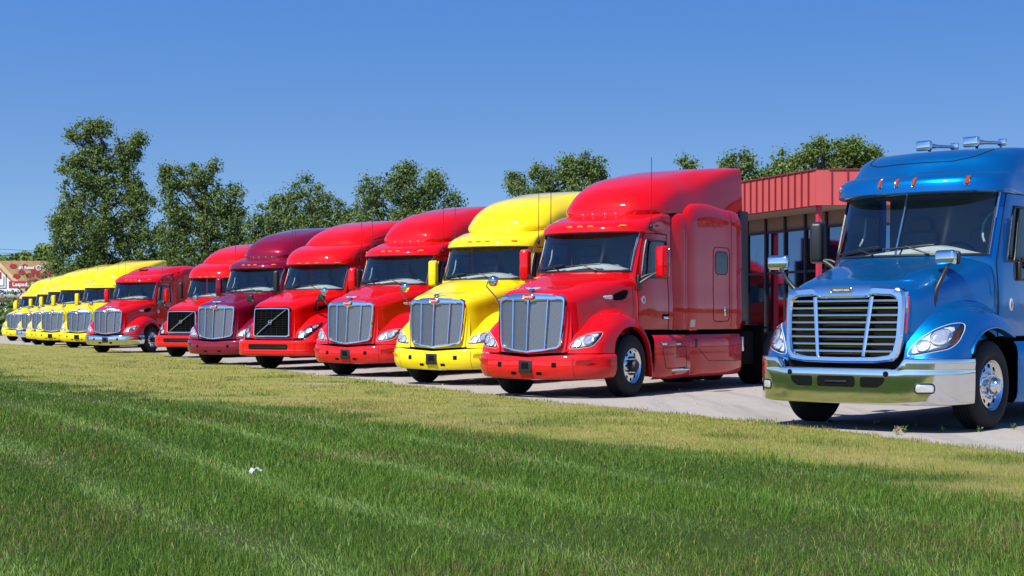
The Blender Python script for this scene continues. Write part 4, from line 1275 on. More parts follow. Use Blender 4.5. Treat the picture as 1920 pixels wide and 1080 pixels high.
# ------------------------------------------------------------------ conventional tractor with tall mesh grille
def build_long_nose(kit):
    H = [
        [(0, -1.235, 1.625), (.30, -1.215, 1.63), (.52, -1.18, 1.625), (.615, -1.15, 1.56), (.64, -1.14, 1.35), (.64, -1.15, 1.05), (.61, -1.17, .74)],
        [(0, -1.16, 1.685), (.30, -1.15, 1.685), (.54, -1.11, 1.665), (.665, -1.07, 1.58), (.70, -1.05, 1.35), (.715, -1.04, 1.05), (.71, -1.04, .74)],
        [(0, -.78, 1.785), (.33, -.78, 1.782), (.60, -.76, 1.755), (.745, -.75, 1.65), (.785, -.74, 1.40), (.80, -.74, 1.1), (.80, -.74, .8)],
        [(0, -.42, 1.895), (.36, -.42, 1.89), (.66, -.36, 1.86), (.81, -.33, 1.75), (.845, -.32, 1.48), (.86, -.32, 1.2), (.86, -.32, .9)],
        [(0, -.12, 1.985), (.40, -.10, 1.98), (.73, .02, 1.94), (.885, .08, 1.84), (.92, .1, 1.53), (.93, .1, 1.28), (.93, .1, 1.0)],
        [(0, .13, 2.04), (.45, .17, 2.035), (.78, .34, 1.995), (.94, .47, 1.90), (.985, .51, 1.58), (.99, .52, 1.28), (.99, .52, 1.05)],
    ]
    hood = grid(surf(sym(H), 6, [4, 4, 5, 5, 5, 4][::-1] + [4, 4, 5, 5, 5, 4]))
    FN = [
        [(.64, -1.14, .72), (.80, -1.15, .72), (.98, -1.07, .72), (1.12, -.92, .72), (1.185, -.60, .72), (1.12, -.58, .72)],
        [(.66, -1.11, .93), (.82, -1.08, .93), (.98, -.99, .93), (1.12, -.83, .93), (1.18, -.55, .90), (1.12, -.54, .89)],
        [(.70, -.95, 1.10), (.85, -.92, 1.10), (.99, -.83, 1.10), (1.12, -.67, 1.08), (1.18, -.46, .99), (1.12, -.45, .98)],
        [(.75, -.68, 1.31), (.87, -.63, 1.29), (1.0, -.55, 1.26), (1.12, -.44, 1.19), (1.18, -.32, 1.08), (1.12, -.31, 1.07)],
        [(.81, -.27, 1.42), (.92, -.24, 1.405), (1.03, -.20, 1.365), (1.13, -.15, 1.27), (1.18, -.08, 1.135), (1.12, -.08, 1.12)],
        [(.88, .12, 1.39), (.95, .12, 1.375), (1.05, .12, 1.335), (1.135, .13, 1.245), (1.18, .14, 1.125), (1.12, .14, 1.11)],
        [(.94, .45, 1.24), (.99, .45, 1.225), (1.07, .45, 1.19), (1.145, .43, 1.11), (1.18, .39, 1.02), (1.12, .38, 1.01)],
        [(.97, .68, .92), (1.02, .68, .91), (1.09, .675, .90), (1.155, .65, .87), (1.18, .58, .83), (1.12, .57, .82)],
        [(.97, .80, .56), (1.02, .80, .56), (1.1, .79, .56), (1.16, .74, .55), (1.18, .66, .54), (1.12, .65, .54)],
        [(.97, .86, .30), (1.02, .86, .30), (1.1, .85, .30), (1.16, .80, .30), (1.18, .70, .30), (1.12, .69, .30)],
    ]
    fender = grid(surf(FN, 5, [4, 4, 4, 5, 2], sv=(4,)))
    hd = kit.add('hood', hood, 'paint', None, 45)
    fd = kit.both('fender', fender, 'paint', None, 45)
    hb = bvh_of(hood, fender, mirror(fender))

    # bumpers: painted, and a polished one used on some trucks
    plan = [(0, -1.36), (.25, -1.35), (.5, -1.325), (.75, -1.26), (.95, -1.14), (1.10, -.98), (1.19, -.80), (1.215, -.60)]
    top = lambda x: 0.655 + 0.055 * min(1, abs(x) / 0.9)
    bot = lambda x: 0.30 + 0.03 * (abs(x) / 1.2)
    prof = [(lambda x: top(x) - 0.01, .10), (top, .03), (lambda x: top(x) - 0.02, 0.0), (lambda x: 0.58, -.012), (lambda x: .47, -.012), (lambda x: .38, .02), (bot, .06), (lambda x: bot(x) - 0.01, .20)]
    B = bumper_skin(plan, prof)
    B = np.concatenate([(B * np.array([-1, 1, 1]))[:, ::-1][:, :-1], B], 1)
    bg_ = grid(upsample(B, [1, 2, 3, 3, 3, 3, 1], sharp=(1,)))
    bb = bvh_of(bg_)
    for tag, mat in (('painted_bumper', 'paint'), ('polished_bumper', 'chrome')):
        b = kit.add('bumper', bg_, mat, None, 50, only=tag, label='polished metal bumper' if mat == 'chrome' else None)
        for s in (1, -1):
            m = (lambda p: p) if s > 0 else mirror
            kit.add('tow_hole', m(patch(bb, 'front', rounded(rect(.465, .495, .545, .575), .012), .001, .001, n=20)), 'void_black', b)
            kit.add('lower_slot', m(patch(bb, 'front', rounded(rect(.17, .365, .30, .435), .02), .001, .001, n=20)), 'black_plastic' if mat == 'chrome' else 'paint', b)
            kit.add('slot_hollow', m(patch(bb, 'front', rounded(rect(.185, .375, .285, .425), .015), .002, .002, n=20)), 'void_black', b)
            wd = patch(bb, 'front', rounded([(.83, .52), (1.0, .54), (1.09, .625), (.86, .605)], .02), .001, .001, n=24)
            wd[0][:, 1] -= .055 * np.clip((wd[0][:, 2] - .53) / .09, 0, 1)  # proud wedge, face tilted down so it darkens like a shaded dent
            kit.add('dent_shade_wedge', m(wd), mat, b)
            kit.add('end_seam', m(seam(bb, 'front', [(.80, .70), (.80, .33)], .0035, n=8)), 'seam_dark', b)
        pl = kit.add('plate_bracket', box((0, -1.375, .505), (.245, .02, .205), .012), 'black_plastic', b, only='plate')
        kit.add('bracket_pocket', box((0.0, -1.388, .525), (.13, .006, .10), .004), 'void_black', b, only='plate')
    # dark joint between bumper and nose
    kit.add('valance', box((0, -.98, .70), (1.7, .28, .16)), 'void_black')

    # grille
    yf = lambda x, z: -1.245 - 0.07 * (1.66 - z) / 0.94 + 0.115 * abs(x) / 0.62
    outer = half_outline([(0, 1.672), (.15, 1.668), (.40, 1.655), (.57, 1.64), (.612, 1.60), (.605, 1.30), (.575, .95), (.555, .83), (.52, .79), (.25, .745), (0, .718)], 48)
    inner = half_outline([(0, 1.515), (.04, 1.53), (.12, 1.552), (.29, 1.556), (.54, 1.556), (.572, 1.53), (.565, 1.30), (.538, .95), (.52, .86), (.49, .825), (.25, .785), (0, .760)], 48)
    gr = kit.add('grille', band(outer, inner, yf, .06, .03), 'chrome', None, 30)
    kit.add('mesh_panel', fill(outer * 0.99 + np.array([0, .012]), yf, .012), 'grille_sheet', gr)
    nose = half_outline([(0, 1.66), (.15, 1.66), (.40, 1.65), (.60, 1.63), (.66, 1.58), (.68, 1.30), (.70, .95), (.70, .80), (.62, .735), (.25, .715), (0, .70)], 48)
    kit.add('nose_panel', fill(nose, yf, .05), 'paint', None)
    zz = np.linspace(.755, 1.60, 9)
    kit.add('centre_bar', strip([(0, z) for z in zz], [.013 + .03 * max(0, (z - 1.42) / .18) ** 1.5 for z in zz], yf, .035), 'chrome', gr)
    for s in (1, -1):
        z2 = np.linspace(.785, 1.585, 8)
        kit.add('upright_bar', strip([(s * (.30 + .025 * (z - .8) / .8), z) for z in z2], [.013 + .006 * (z - .8) / .8 for z in z2], yf, .03), 'chrome', gr)
    # badge and ornament
    e = ellipse((0, 1.612), .105, .046, 28)
    bz = kit.add('badge', prism([(x, -1.287, z) for x, z in e], (0, -.012, 0)), 'badge_red', gr)
    kit.add('badge_rim', tube([(x, -1.296, z) for x, z in e], .006, 6, True), 'chrome', gr)
    kit.add('badge_lettering', upright(text_mesh('Peterbilt', .052, .0015), (0, -1.3005, 1.612)), 'white_sticker', gr)
    orn = [(0, 1.70), (.05, 1.725), (.13, 1.748), (.15, 1.765), (.06, 1.762), (0, 1.752)]
    orn = np.array(orn + [(-x, z) for x, z in orn[::-1][1:-1]])
    kit.add('hood_ornament', join(prism([(x, -1.19 + .35 * abs(x), z) for x, z in orn], (0, .025, 0)), box((0, -1.16, 1.70), (.03, .12, .05), .01), prism([(-.012, -1.26, 1.66), (.012, -1.26, 1.66), (.03, -1.2, 1.74), (-.03, -1.2, 1.74)], (0, .03, 0))), 'chrome', hd)

    # headlights
    lamp(kit, hb, [(.655, .79), (.70, .875), (.80, .965), (.95, 1.035), (1.085, 1.06), (1.075, .95), (1.03, .85), (.98, .82), (.80, .795)],
         bowls=((.80, .88, .062), (.945, .93, .066)), amber=rounded([(.80, .805), (.98, .828), (1.02, .85), (.84, .825)], .01))
    for s in (0, 1):
        m = (lambda p: p) if s == 0 else mirror
        kit.add('side_marker', m(patch(hb, 'side', rounded([(-.55, .86), (-.50, .86), (-.41, 1.0), (-.46, 1.0)], .02), .002, .012, n=20)), 'amber', fd[s])
        it = kit.add('air_intake', m(patch(hb, 'side', rounded([(-.40, 1.655), (-.30, 1.69), (.18, 1.755), (.335, 1.745), (.25, 1.60), (.12, 1.55), (-.25, 1.54), (-.38, 1.58)], .04), .002, -.006, n=40)), 'paint', hd)
        kit.add('intake_opening', m(patch(hb, 'side', rounded([(-.10, 1.66), (.16, 1.735), (.30, 1.73), (.22, 1.60), (.10, 1.565), (-.10, 1.56)], .03), .004, .003, n=30)), 'void_black', hd)
        kit.add('intake_trim', m(patch(hb, 'side', rounded([(-.36, 1.63), (-.12, 1.645), (-.12, 1.58), (-.33, 1.585)], .03), .006, .012, n=24)), 'lamp_housing', hd)
        kit.add('hood_seam', m(seam(hb, 'side', [(.40, 1.86), (.42, 1.6), (.42, 1.30)], .004)), 'seam_dark', hd)
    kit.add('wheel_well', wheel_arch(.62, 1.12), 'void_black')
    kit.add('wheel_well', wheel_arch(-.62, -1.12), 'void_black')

    # fender mirror on the passenger side
    fm = kit.add('fender_mirror', join(lathe([(-.07, .001), (-.066, .04), (-.045, .075), (-.015, .092), (0, .094), (.01, .088), (.012, .001)], 24, 'y', (-1.02, -.74, 1.885))), 'chrome')
    kit.add('mirror_stalk', tube([(-.84, -.80, 1.47), (-.93, -.80, 1.62), (-1.13, -.78, 1.80), (-1.12, -.75, 1.88), (-1.03, -.73, 1.89)], .011, 8), 'chassis', fm)

    # cab
    S = [
        (1.08, [(0, .50), (.40, .50), (.75, .50), (.93, .50), (1.0, .52), (1.02, .70), (1.02, 1.60), (1.02, 1.76)]),
        (1.50, [(0, .40), (.40, .42), (.75, .46), (.93, .50), (1.01, .53), (1.03, .68), (1.03, 1.60), (1.03, 1.76)]),
        (1.95, [(0, .14), (.42, .18), (.76, .33), (.895, .45), (.97, .51), (1.005, .64), (1.005, 1.60), (1.005, 1.76)]),
        (2.055, [(0, .15), (.42, .19), (.77, .34), (.90, .465), (.97, .54), (1.0, .67), (1.0, 1.60), (1.0, 1.76)]),
        (2.58, [(0, .39), (.42, .425), (.77, .58), (.90, .70), (.955, .77), (.98, .86), (.98, 1.60), (.98, 1.76)]),
        (2.70, [(0, .44), (.42, .475), (.77, .63), (.91, .755), (.96, .82), (.98, .92), (.98, 1.60), (.98, 1.76)]),
        (2.705, [(0, .34), (.42, .375), (.78, .545), (.94, .72), (.985, .83), (.985, .93), (.98, 1.60), (.98, 1.76)]),
        (2.715, [(0, .315), (.42, .35), (.785, .525), (.955, .71), (.995, .83), (.99, .93), (.98, 1.60), (.98, 1.76)]),
        (2.78, [(0, .33), (.42, .365), (.78, .54), (.945, .73), (.99, .85), (.985, .95), (.98, 1.60), (.98, 1.76)]),
        (2.87, [(0, .45), (.42, .485), (.765, .64), (.92, .83), (.97, .94), (.98, 1.02), (.98, 1.60), (.98, 1.76)]),
        (2.965, [(0, .75), (.42, .78), (.73, .90), (.885, 1.04), (.95, 1.12), (.97, 1.2), (.975, 1.60), (.975, 1.76)]),
        (3.03, [(0, 1.02), (.40, 1.04), (.68, 1.12), (.84, 1.22), (.92, 1.30), (.95, 1.38), (.965, 1.60), (.965, 1.76)]),
        (3.09, [(0, 1.5), (.30, 1.5), (.5, 1.52), (.66, 1.54), (.76, 1.56), (.82, 1.58), (.88, 1.64), (.90, 1.76)]),
        (3.10, [(0, 1.7), (.15, 1.7), (.3, 1.7), (.4, 1.71), (.5, 1.72), (.6, 1.73), (.7, 1.74), (.75, 1.76)]),
    ]
    G, cab, wsi, doors, ix = cab_shell(kit, S, rows=[2, 3, 2, 6, 2, 1, 1, 3, 3, 3, 3, 3, 1], sharp=(2, 3, 5, 6, 7))
    cabin(kit)
    cb = bvh_of(grid(G))
    wipers(kit, cb, wsi, 2.075, 2.15)
    for x in (-.92, -.20, 0.0, .20, .72):
        zc = 2.80 if abs(x) < .5 else (2.805 if x > 0 else 2.81)
        kit.add('marker_light', patch(cb, 'front', rounded(rect(x - .055, zc - .014, x + .055, zc + .014), .01), .004, .02, n=20), 'amber', cab)
    kit.add('door_handle', box((1.045, 1.47, 1.285), (.035, .19, .045), .012), 'chrome', doors[0])
    kit.add('handle_pocket', box((1.033, 1.47, 1.30), (.02, .22, .085), .008), 'void_black', doors[0])
    kit.add('round_sticker', patch(cb, 'side', ellipse((.68, 1.58), .062, .066), .002, .003, n=24), 'white_sticker', doors[0])
    kit.add('sticker_mark', patch(cb, 'side', ellipse((.685, 1.575), .025, .034), .004, .005, n=14), 'badge_grey', doors[0])
    kit.add('a_pillar_trim', tube(G[ix['rc'][3]:ix['rc'][5] + 1, ix['mid'] + ix['cc'][3]] + np.array([.012, -.012, 0]), .010, 6), 'chrome', cab)
    side_mirror(kit)
    for s in (1, -1):
        an = kit.add('antenna', tube([(s * .985, 1.03, 2.82), (s * .985, 1.04, 3.3), (s * .985, 1.05, 3.98)], [.008, .006, .005], 6), 'black_plastic')
        kit.add('antenna_mount', join(box((s * .985, 1.03, 2.80), (.05, .06, .09), .012), box((s * .96, 1.0, 2.815), (.1, .03, .03), .008)), 'black_plastic', an)

    sleeper_box(kit)

    # roof fairing
    RF = [
        [(0, .985, 3.0), (.34, 1.01, 3.005), (.60, 1.10, 3.02), (.77, 1.26, 3.04), (.84, 1.42, 3.055), (.86, 1.55, 3.06)],
        [(0, .99, 3.15), (.37, 1.02, 3.15), (.65, 1.12, 3.14), (.83, 1.30, 3.12), (.905, 1.48, 3.09), (.925, 1.60, 3.065)],
        [(0, 1.16, 3.39), (.39, 1.19, 3.38), (.69, 1.31, 3.34), (.88, 1.50, 3.26), (.945, 1.68, 3.17), (.96, 1.80, 3.085)],
        [(0, 1.66, 3.66), (.40, 1.68, 3.65), (.72, 1.79, 3.59), (.91, 1.94, 3.46), (.965, 2.08, 3.29), (.985, 2.16, 3.12)],
        [(0, 2.45, 3.87), (.41, 2.55, 3.855), (.73, 2.60, 3.79), (.92, 2.66, 3.62), (.985, 2.70, 3.42), (1.01, 2.72, 3.22)],
        [(0, 3.4, 4.0), (.44, 3.4, 3.995), (.80, 3.4, 3.95), (.97, 3.4, 3.81), (1.01, 3.4, 3.55), (1.03, 3.4, 3.28)],
        [(0, 4.50, 4.09), (.48, 4.50, 4.09), (.93, 4.50, 4.085), (1.01, 4.50, 4.02), (1.035, 4.50, 3.62), (1.05, 4.50, 3.24)],
        [(0, 4.62, 4.095), (.48, 4.62, 4.095), (.95, 4.62, 4.09), (1.015, 4.62, 4.03), (1.035, 4.62, 3.62), (1.05, 4.62, 3.24)],
    ]
    rf = surf(sym(RF), [4, 5, 6, 7, 7, 7, 2], [4, 5, 5, 5, 4][::-1] + [4, 5, 5, 5, 4])
    last = [tuple(p) for p in rf[-1]]
    nb = len(last)
    back = (np.array([(x, y - .03, z) for x, y, z in last]), [tuple(range(nb))])
    ft = kit.add('roof_fairing', join(grid(rf), back), 'paint', None, 45, only='tall_roof')
    rbv = bvh_of(grid(rf))
    kit.add('fairing_seam', tube([tuple(p) for p in rf[0]], .013, 6), 'seam_dark', ft, only='tall_roof')
    for x, z in ((-.32, 3.06), (-.12, 3.06), (.12, 3.06), (.32, 3.06)):
        kit.add('fairing_screw', patch(rbv, 'front', ellipse((x, z), .015, .015, 10), .002, .006, n=10), 'chrome', ft, only='tall_roof')
    # low roof used on one truck: slim scoop only
    lw = [[(0, 1.02, 3.03), (.4, 1.04, 3.035), (.7, 1.15, 3.03), (.86, 1.3, 3.03)],
          [(0, 1.3, 3.17), (.4, 1.32, 3.165), (.72, 1.4, 3.13), (.9, 1.5, 3.05)],
          [(0, 1.8, 3.29), (.42, 1.82, 3.285), (.76, 1.86, 3.23), (.96, 1.9, 3.08)],
          [(0, 2.6, 3.40), (.45, 2.6, 3.395), (.85, 2.6, 3.38), (1.05, 2.6, 3.25)],
          [(0, 4.4, 3.40), (.45, 4.4, 3.395), (.85, 4.4, 3.36), (1.05, 4.4, 3.15)]]
    lg = grid(surf(sym(lw), [4, 4, 5, 5], [4, 4, 4] * 2))
    lo = kit.add('roof_cap', lg, 'paint', None, 45, only='low_roof')
    kit.add('roof_scoop', join(box((-.1, 1.42, 3.225), (.34, .20, .05), .02)), 'black_plastic', lo, only='low_roof')

    lower_fairing(kit)
    for s in (1, -1): add_wheel(kit, s, s * 1.04, 0.0, style='front')
    rear_end(kit, 4.5, (5.80, 7.10))
# ------------------------------------------------------------------ tractor with slatted black grille and diagonal bar
def build_slant_bar(kit):
    H = [
        [(0, -1.26, 1.575), (.30, -1.25, 1.575), (.50, -1.23, 1.57), (.575, -1.21, 1.52), (.59, -1.20, 1.32), (.595, -1.20, 1.05), (.59, -1.20, .76)],
        [(0, -1.17, 1.66), (.30, -1.16, 1.66), (.53, -1.13, 1.64), (.645, -1.10, 1.56), (.68, -1.08, 1.34), (.70, -1.07, 1.05), (.70, -1.07, .76)],
        [(0, -.85, 1.775), (.32, -.85, 1.77), (.58, -.83, 1.74), (.73, -.80, 1.65), (.77, -.78, 1.40), (.79, -.78, 1.1), (.79, -.78, .8)],
        [(0, -.45, 1.885), (.36, -.45, 1.88), (.65, -.40, 1.84), (.81, -.36, 1.74), (.85, -.34, 1.46), (.87, -.34, 1.2), (.87, -.34, .9)],
        [(0, -.14, 1.965), (.40, -.12, 1.96), (.74, .0, 1.92), (.90, .06, 1.83), (.94, .08, 1.53), (.95, .08, 1.28), (.95, .08, 1.0)],
        [(0, .08, 2.025), (.46, .12, 2.02), (.80, .28, 1.98), (.97, .44, 1.90), (1.01, .50, 1.58), (1.01, .50, 1.28), (1.01, .50, 1.05)],
    ]
    hood = grid(surf(sym(H), 6, [4, 4, 5, 5, 5, 4][::-1] + [4, 4, 5, 5, 5, 4]))
    FN = [
        [(.64, -1.17, .74), (.82, -1.17, .74), (1.0, -1.10, .74), (1.13, -.96, .74), (1.19, -.62, .74), (1.12, -.60, .74)],
        [(.66, -1.13, .93), (.83, -1.09, .93), (1.0, -1.0, .93), (1.13, -.85, .93), (1.19, -.56, .90), (1.12, -.54, .89)],
        [(.70, -.97, 1.13), (.85, -.92, 1.13), (1.0, -.83, 1.12), (1.13, -.69, 1.08), (1.19, -.46, .99), (1.12, -.45, .98)],
        [(.75, -.70, 1.33), (.88, -.64, 1.31), (1.02, -.56, 1.27), (1.13, -.45, 1.20), (1.19, -.32, 1.08), (1.12, -.31, 1.07)],
        [(.82, -.27, 1.43), (.94, -.24, 1.41), (1.05, -.20, 1.37), (1.15, -.15, 1.27), (1.19, -.08, 1.135), (1.12, -.08, 1.12)],
        [(.90, .12, 1.40), (.97, .12, 1.38), (1.07, .12, 1.34), (1.15, .13, 1.245), (1.19, .14, 1.125), (1.12, .14, 1.11)],
        [(.95, .45, 1.24), (1.0, .45, 1.225), (1.08, .45, 1.19), (1.15, .43, 1.11), (1.19, .39, 1.02), (1.12, .38, 1.01)],
        [(.97, .68, .92), (1.02, .68, .91), (1.09, .675, .90), (1.16, .65, .87), (1.19, .58, .83), (1.12, .57, .82)],
        [(.97, .86, .30), (1.02, .86, .30), (1.1, .85, .30), (1.16, .80, .30), (1.19, .70, .30), (1.12, .69, .30)],
    ]
    fender = grid(surf(FN, 5, [4, 4, 4, 5, 2], sv=(4,)))
    hd = kit.add('hood', hood, 'paint', None, 45)
    fd = kit.both('fender', fender, 'paint', None, 45)
    hb = bvh_of(hood, fender, mirror(fender))
    plan = [(0, -1.42), (.35, -1.415), (.7, -1.38), (.95, -1.29), (1.10, -1.16), (1.19, -.98), (1.205, -.62)]
    prof = [(.735, .12), (.745, .02), (.73, 0.0), (.62, -.004), (.52, -.004), (.42, .0), (.37, .03), (.355, .2)]
    B = bumper_skin(plan, prof)
    B = np.concatenate([(B * np.array([-1, 1, 1]))[:, ::-1][:, :-1], B], 1)
    bg_ = grid(upsample(B, [1, 2, 3, 3, 3, 3, 1], sharp=(1,)))
    bb = bvh_of(bg_)
    b = kit.add('bumper', bg_, 'paint', None, 50)
    kit.add('bumper_slot', patch(bb, 'front', rounded(rect(-.60, .525, .60, .645), .03), .001, .001, n=60), 'void_black', b)
    kit.add('slot_edge', seam(bb, 'front', rounded(rect(-.60, .525, .60, .645), .03), .006, True, n=60), 'seam_dark', b)
    for z in (.565, .605): kit.add('slot_slat', seam(bb, 'front', [(-.57, z), (.57, z)], .006, off=.004, n=20), 'black_plastic', b)
    kit.add('bumper_line', seam(bb, 'front', [(-1.1, .475), (1.1, .475)], .004, n=40), 'seam_dark', b)
    for s in (0, 1):
        m = (lambda p: p) if s == 0 else mirror
        kit.add('bumper_end_line', m(seam(bb, 'front', [(.80, .73), (.80, .38)], .004, n=8)), 'seam_dark', b)
    kit.add('valance', box((0, -1.0, .73), (1.8, .35, .14)), 'void_black')
    yf = lambda x, z: -1.265 - .03 * (1.55 - z) / .7 + .05 * (x / .55) ** 2
    outer = half_outline([(0, 1.555), (.50, 1.55), (.545, 1.53), (.555, 1.45), (.565, .90), (.56, .85), (.52, .825), (0, .825)], 40)
    inner = half_outline([(0, 1.515), (.47, 1.512), (.505, 1.50), (.515, 1.44), (.525, .92), (.52, .88), (.49, .865), (0, .865)], 40)
    gr = kit.add('grille', band(outer, inner, yf, .05, .03), 'chrome', None, 30)
    nose = half_outline([(0, 1.57), (.50, 1.57), (.60, 1.54), (.63, 1.45), (.66, .95), (.66, .80), (.6, .77), (.3, .765), (0, .765)], 40)
    kit.add('nose_panel', fill(nose, yf, .06), 'paint', None)
    kit.add('grille_backing', fill(outer * .99, yf, .03), 'void_black', gr)
    for k, z in enumerate(np.linspace(.91, 1.47, 11)):
        kit.add('slat', strip([(-.515, z), (-.25, z), (0, z), (.25, z), (.515, z)], [.001] * 5, yf, .0) if False else tube([(x, yf(x, z) + .012, z) for x in np.linspace(-.515, .515, 9)], .011, 6), 'void_black', gr)
    for x in (-.34, -.17, 0, .17, .34):
        kit.add('slat_rib', tube([(x, yf(x, z) + .02, z) for z in np.linspace(.87, 1.51, 4)], .006, 6), 'black_plastic', gr)
    d0, d1 = np.array([-.44, .885]), np.array([.44, 1.495])
    kit.add('diagonal_bar', tube([(p[0], yf(*p) - .02, p[1]) for p in [d0 + (d1 - d0) * t for t in np.linspace(0, 1, 7)]], .015, 8), 'chrome', gr)
    e = ellipse((0, 1.19), .052, .052, 24)
    kit.add('badge_ring', tube([(x, -1.318, z) for x, z in e], .009, 8, True), 'chrome', gr)
    kit.add('badge_arrow', prism([(.032, -1.325, 1.222), (.07, -1.325, 1.26), (.07, -1.325, 1.235), (.045, -1.325, 1.215)], (0, .012, 0)), 'chrome', gr)
    kit.add('badge', prism([(x, -1.315, z) for x, z in rect(-.056, 1.176, .056, 1.204)], (0, -.012, 0)), 'badge_blue', gr)
    kit.add('badge_lettering', upright(text_mesh('VOLVO', .026, .0015), (0, -1.329, 1.19)), 'white_sticker', gr)
    lamp(kit, hb, [(.70, .775), (.74, .92), (.86, 1.07), (1.0, 1.165), (1.10, 1.19), (1.115, 1.08), (1.06, .93), (.96, .80), (.85, .775)], bowls=((.82, .865, .07), (.94, .98, .065), (1.03, 1.08, .045)), dark=True)
    for s in (0, 1):
        m = (lambda p: p) if s == 0 else mirror
        kit.add('hood_vent', m(patch(hb, 'side', rounded([(-.62, 1.56), (-.10, 1.66), (.0, 1.62), (-.28, 1.52), (-.52, 1.45)], .04), .002, .004, n=30)), 'void_black', hd)
        kit.add('hood_seam', m(seam(hb, 'side', [(.38, 1.86), (.42, 1.6), (.42, 1.30)], .004)), 'seam_dark', hd)
        fm = kit.add('fender_mirror', m(box((1.12, -.70, 1.80), (.19, .10, .20), .04, 3)), 'black_plastic')
        kit.add('mirror_stalk', m(tube(upsample(np.array([(.86, -.52, 1.50), (.93, -.66, 1.62), (1.0, -.72, 1.72), (1.08, -.70, 1.78)]), 4), .032, 8)), 'black_plastic', fm)
    kit.add('wheel_well', wheel_arch(.62, 1.12), 'void_black')
    kit.add('wheel_well', wheel_arch(-.62, -1.12), 'void_black')
    S = [
        (1.08, [(0, .50), (.42, .50), (.78, .50), (.96, .50), (1.03, .52), (1.05, .70), (1.05, 1.60), (1.05, 1.76)]),
        (1.50, [(0, .36), (.42, .38), (.78, .43), (.96, .48), (1.04, .52), (1.06, .68), (1.06, 1.60), (1.06, 1.76)]),
        (1.95, [(0, .09), (.45, .13), (.80, .28), (.95, .43), (1.02, .50), (1.05, .64), (1.05, 1.60), (1.05, 1.76)]),
        (2.035, [(0, .10), (.45, .14), (.81, .30), (.955, .45), (1.02, .53), (1.045, .67), (1.045, 1.60), (1.045, 1.76)]),
        (2.56, [(0, .34), (.45, .38), (.81, .54), (.95, .68), (1.01, .76), (1.03, .86), (1.03, 1.60), (1.03, 1.76)]),
        (2.67, [(0, .39), (.45, .43), (.81, .59), (.96, .73), (1.01, .81), (1.03, .92), (1.03, 1.60), (1.03, 1.76)]),
        (2.672, [(0, .24), (.45, .28), (.82, .45), (.98, .66), (1.03, .80), (1.03, .92), (1.03, 1.60), (1.03, 1.76)]),
        (2.69, [(0, .215), (.45, .255), (.82, .43), (.99, .65), (1.035, .80), (1.035, .92), (1.035, 1.60), (1.035, 1.76)]),
        (2.84, [(0, .24), (.45, .28), (.81, .45), (.98, .67), (1.03, .82), (1.035, .94), (1.035, 1.60), (1.035, 1.76)]),
        (3.02, [(0, .42), (.44, .46), (.79, .62), (.955, .82), (1.01, .94), (1.03, 1.04), (1.035, 1.60), (1.035, 1.76)]),
        (3.14, [(0, .72), (.42, .75), (.75, .87), (.92, 1.02), (.985, 1.12), (1.01, 1.22), (1.03, 1.60), (1.03, 1.76)]),
        (3.215, [(0, 1.04), (.38, 1.06), (.68, 1.14), (.86, 1.24), (.94, 1.32), (.98, 1.40), (1.02, 1.62), (1.03, 1.76)]),
        (3.235, [(0, 1.5), (.30, 1.5), (.5, 1.52), (.66, 1.54), (.76, 1.56), (.82, 1.58), (.88, 1.64), (.90, 1.76)]),
    ]
    G, cab, wsi, doors, ix = cab_shell(kit, S, rows=[2, 3, 2, 6, 2, 1, 1, 3, 3, 3, 3, 2], sharp=(2, 3, 5, 6, 7))
    cabin(kit, dash_z=2.0)
    cb = bvh_of(grid(G))
    wipers(kit, cb, wsi, 2.05, 2.12)
    for x in (-.80, -.28, 0.0, .28, .80):
        kit.add('marker_light', patch(cb, 'front', rounded(rect(x - .06, 2.70, x + .06, 2.722), .008), .002, .008, n=20), 'amber', cab)
    kit.add('door_handle', box((1.075, 1.47, 1.40), (.035, .19, .045), .012), 'black_plastic', doors[0])
    side_mirror(kit, mat='black_plastic', x=1.31, y=.62, z=2.26, w=.15, h=.60)
    for s in (1, -1):
        an = kit.add('antenna', tube([(s * 1.06, 1.10, 2.82), (s * 1.06, 1.11, 3.3), (s * 1.06, 1.12, 3.95)], [.008, .006, .005], 6), 'black_plastic')
        kit.add('antenna_mount', box((s * 1.05, 1.10, 2.80), (.05, .06, .09), .012), 'black_plastic', an)
    sleeper_box(kit)
    RF = [
        [(0, 1.04, 3.215), (.38, 1.06, 3.215), (.66, 1.14, 3.215), (.83, 1.24, 3.215), (.93, 1.34, 3.215), (.99, 1.46, 3.21)],
        [(0, 1.12, 3.33), (.38, 1.14, 3.33), (.67, 1.22, 3.32), (.85, 1.34, 3.29), (.95, 1.46, 3.26), (1.01, 1.56, 3.215)],
        [(0, 1.35, 3.50), (.40, 1.37, 3.495), (.70, 1.46, 3.47), (.89, 1.58, 3.42), (.99, 1.68, 3.34), (1.03, 1.74, 3.22)],
        [(0, 1.85, 3.70), (.42, 1.87, 3.695), (.74, 1.93, 3.66), (.94, 2.0, 3.58), (1.03, 2.06, 3.45), (1.06, 2.10, 3.22)],
        [(0, 2.7, 3.88), (.45, 2.7, 3.875), (.80, 2.72, 3.84), (.99, 2.74, 3.74), (1.06, 2.76, 3.55), (1.09, 2.78, 3.2)],
        [(0, 3.6, 3.985), (.48, 3.6, 3.98), (.85, 3.6, 3.955), (1.02, 3.6, 3.86), (1.08, 3.6, 3.62), (1.10, 3.6, 3.2)],
        [(0, 4.55, 4.02), (.48, 4.55, 4.02), (.90, 4.55, 4.0), (1.05, 4.55, 3.92), (1.09, 4.55, 3.65), (1.10, 4.55, 3.2)],
    ]
    rf = surf(sym(RF), [4, 5, 6, 7, 7, 7], [4, 5, 5, 5, 4] [::-1] + [4, 5, 5, 5, 4])
    nb = rf.shape[1]
    back = (rf[-1] + np.array([0, -.03, 0]), [tuple(range(nb))])
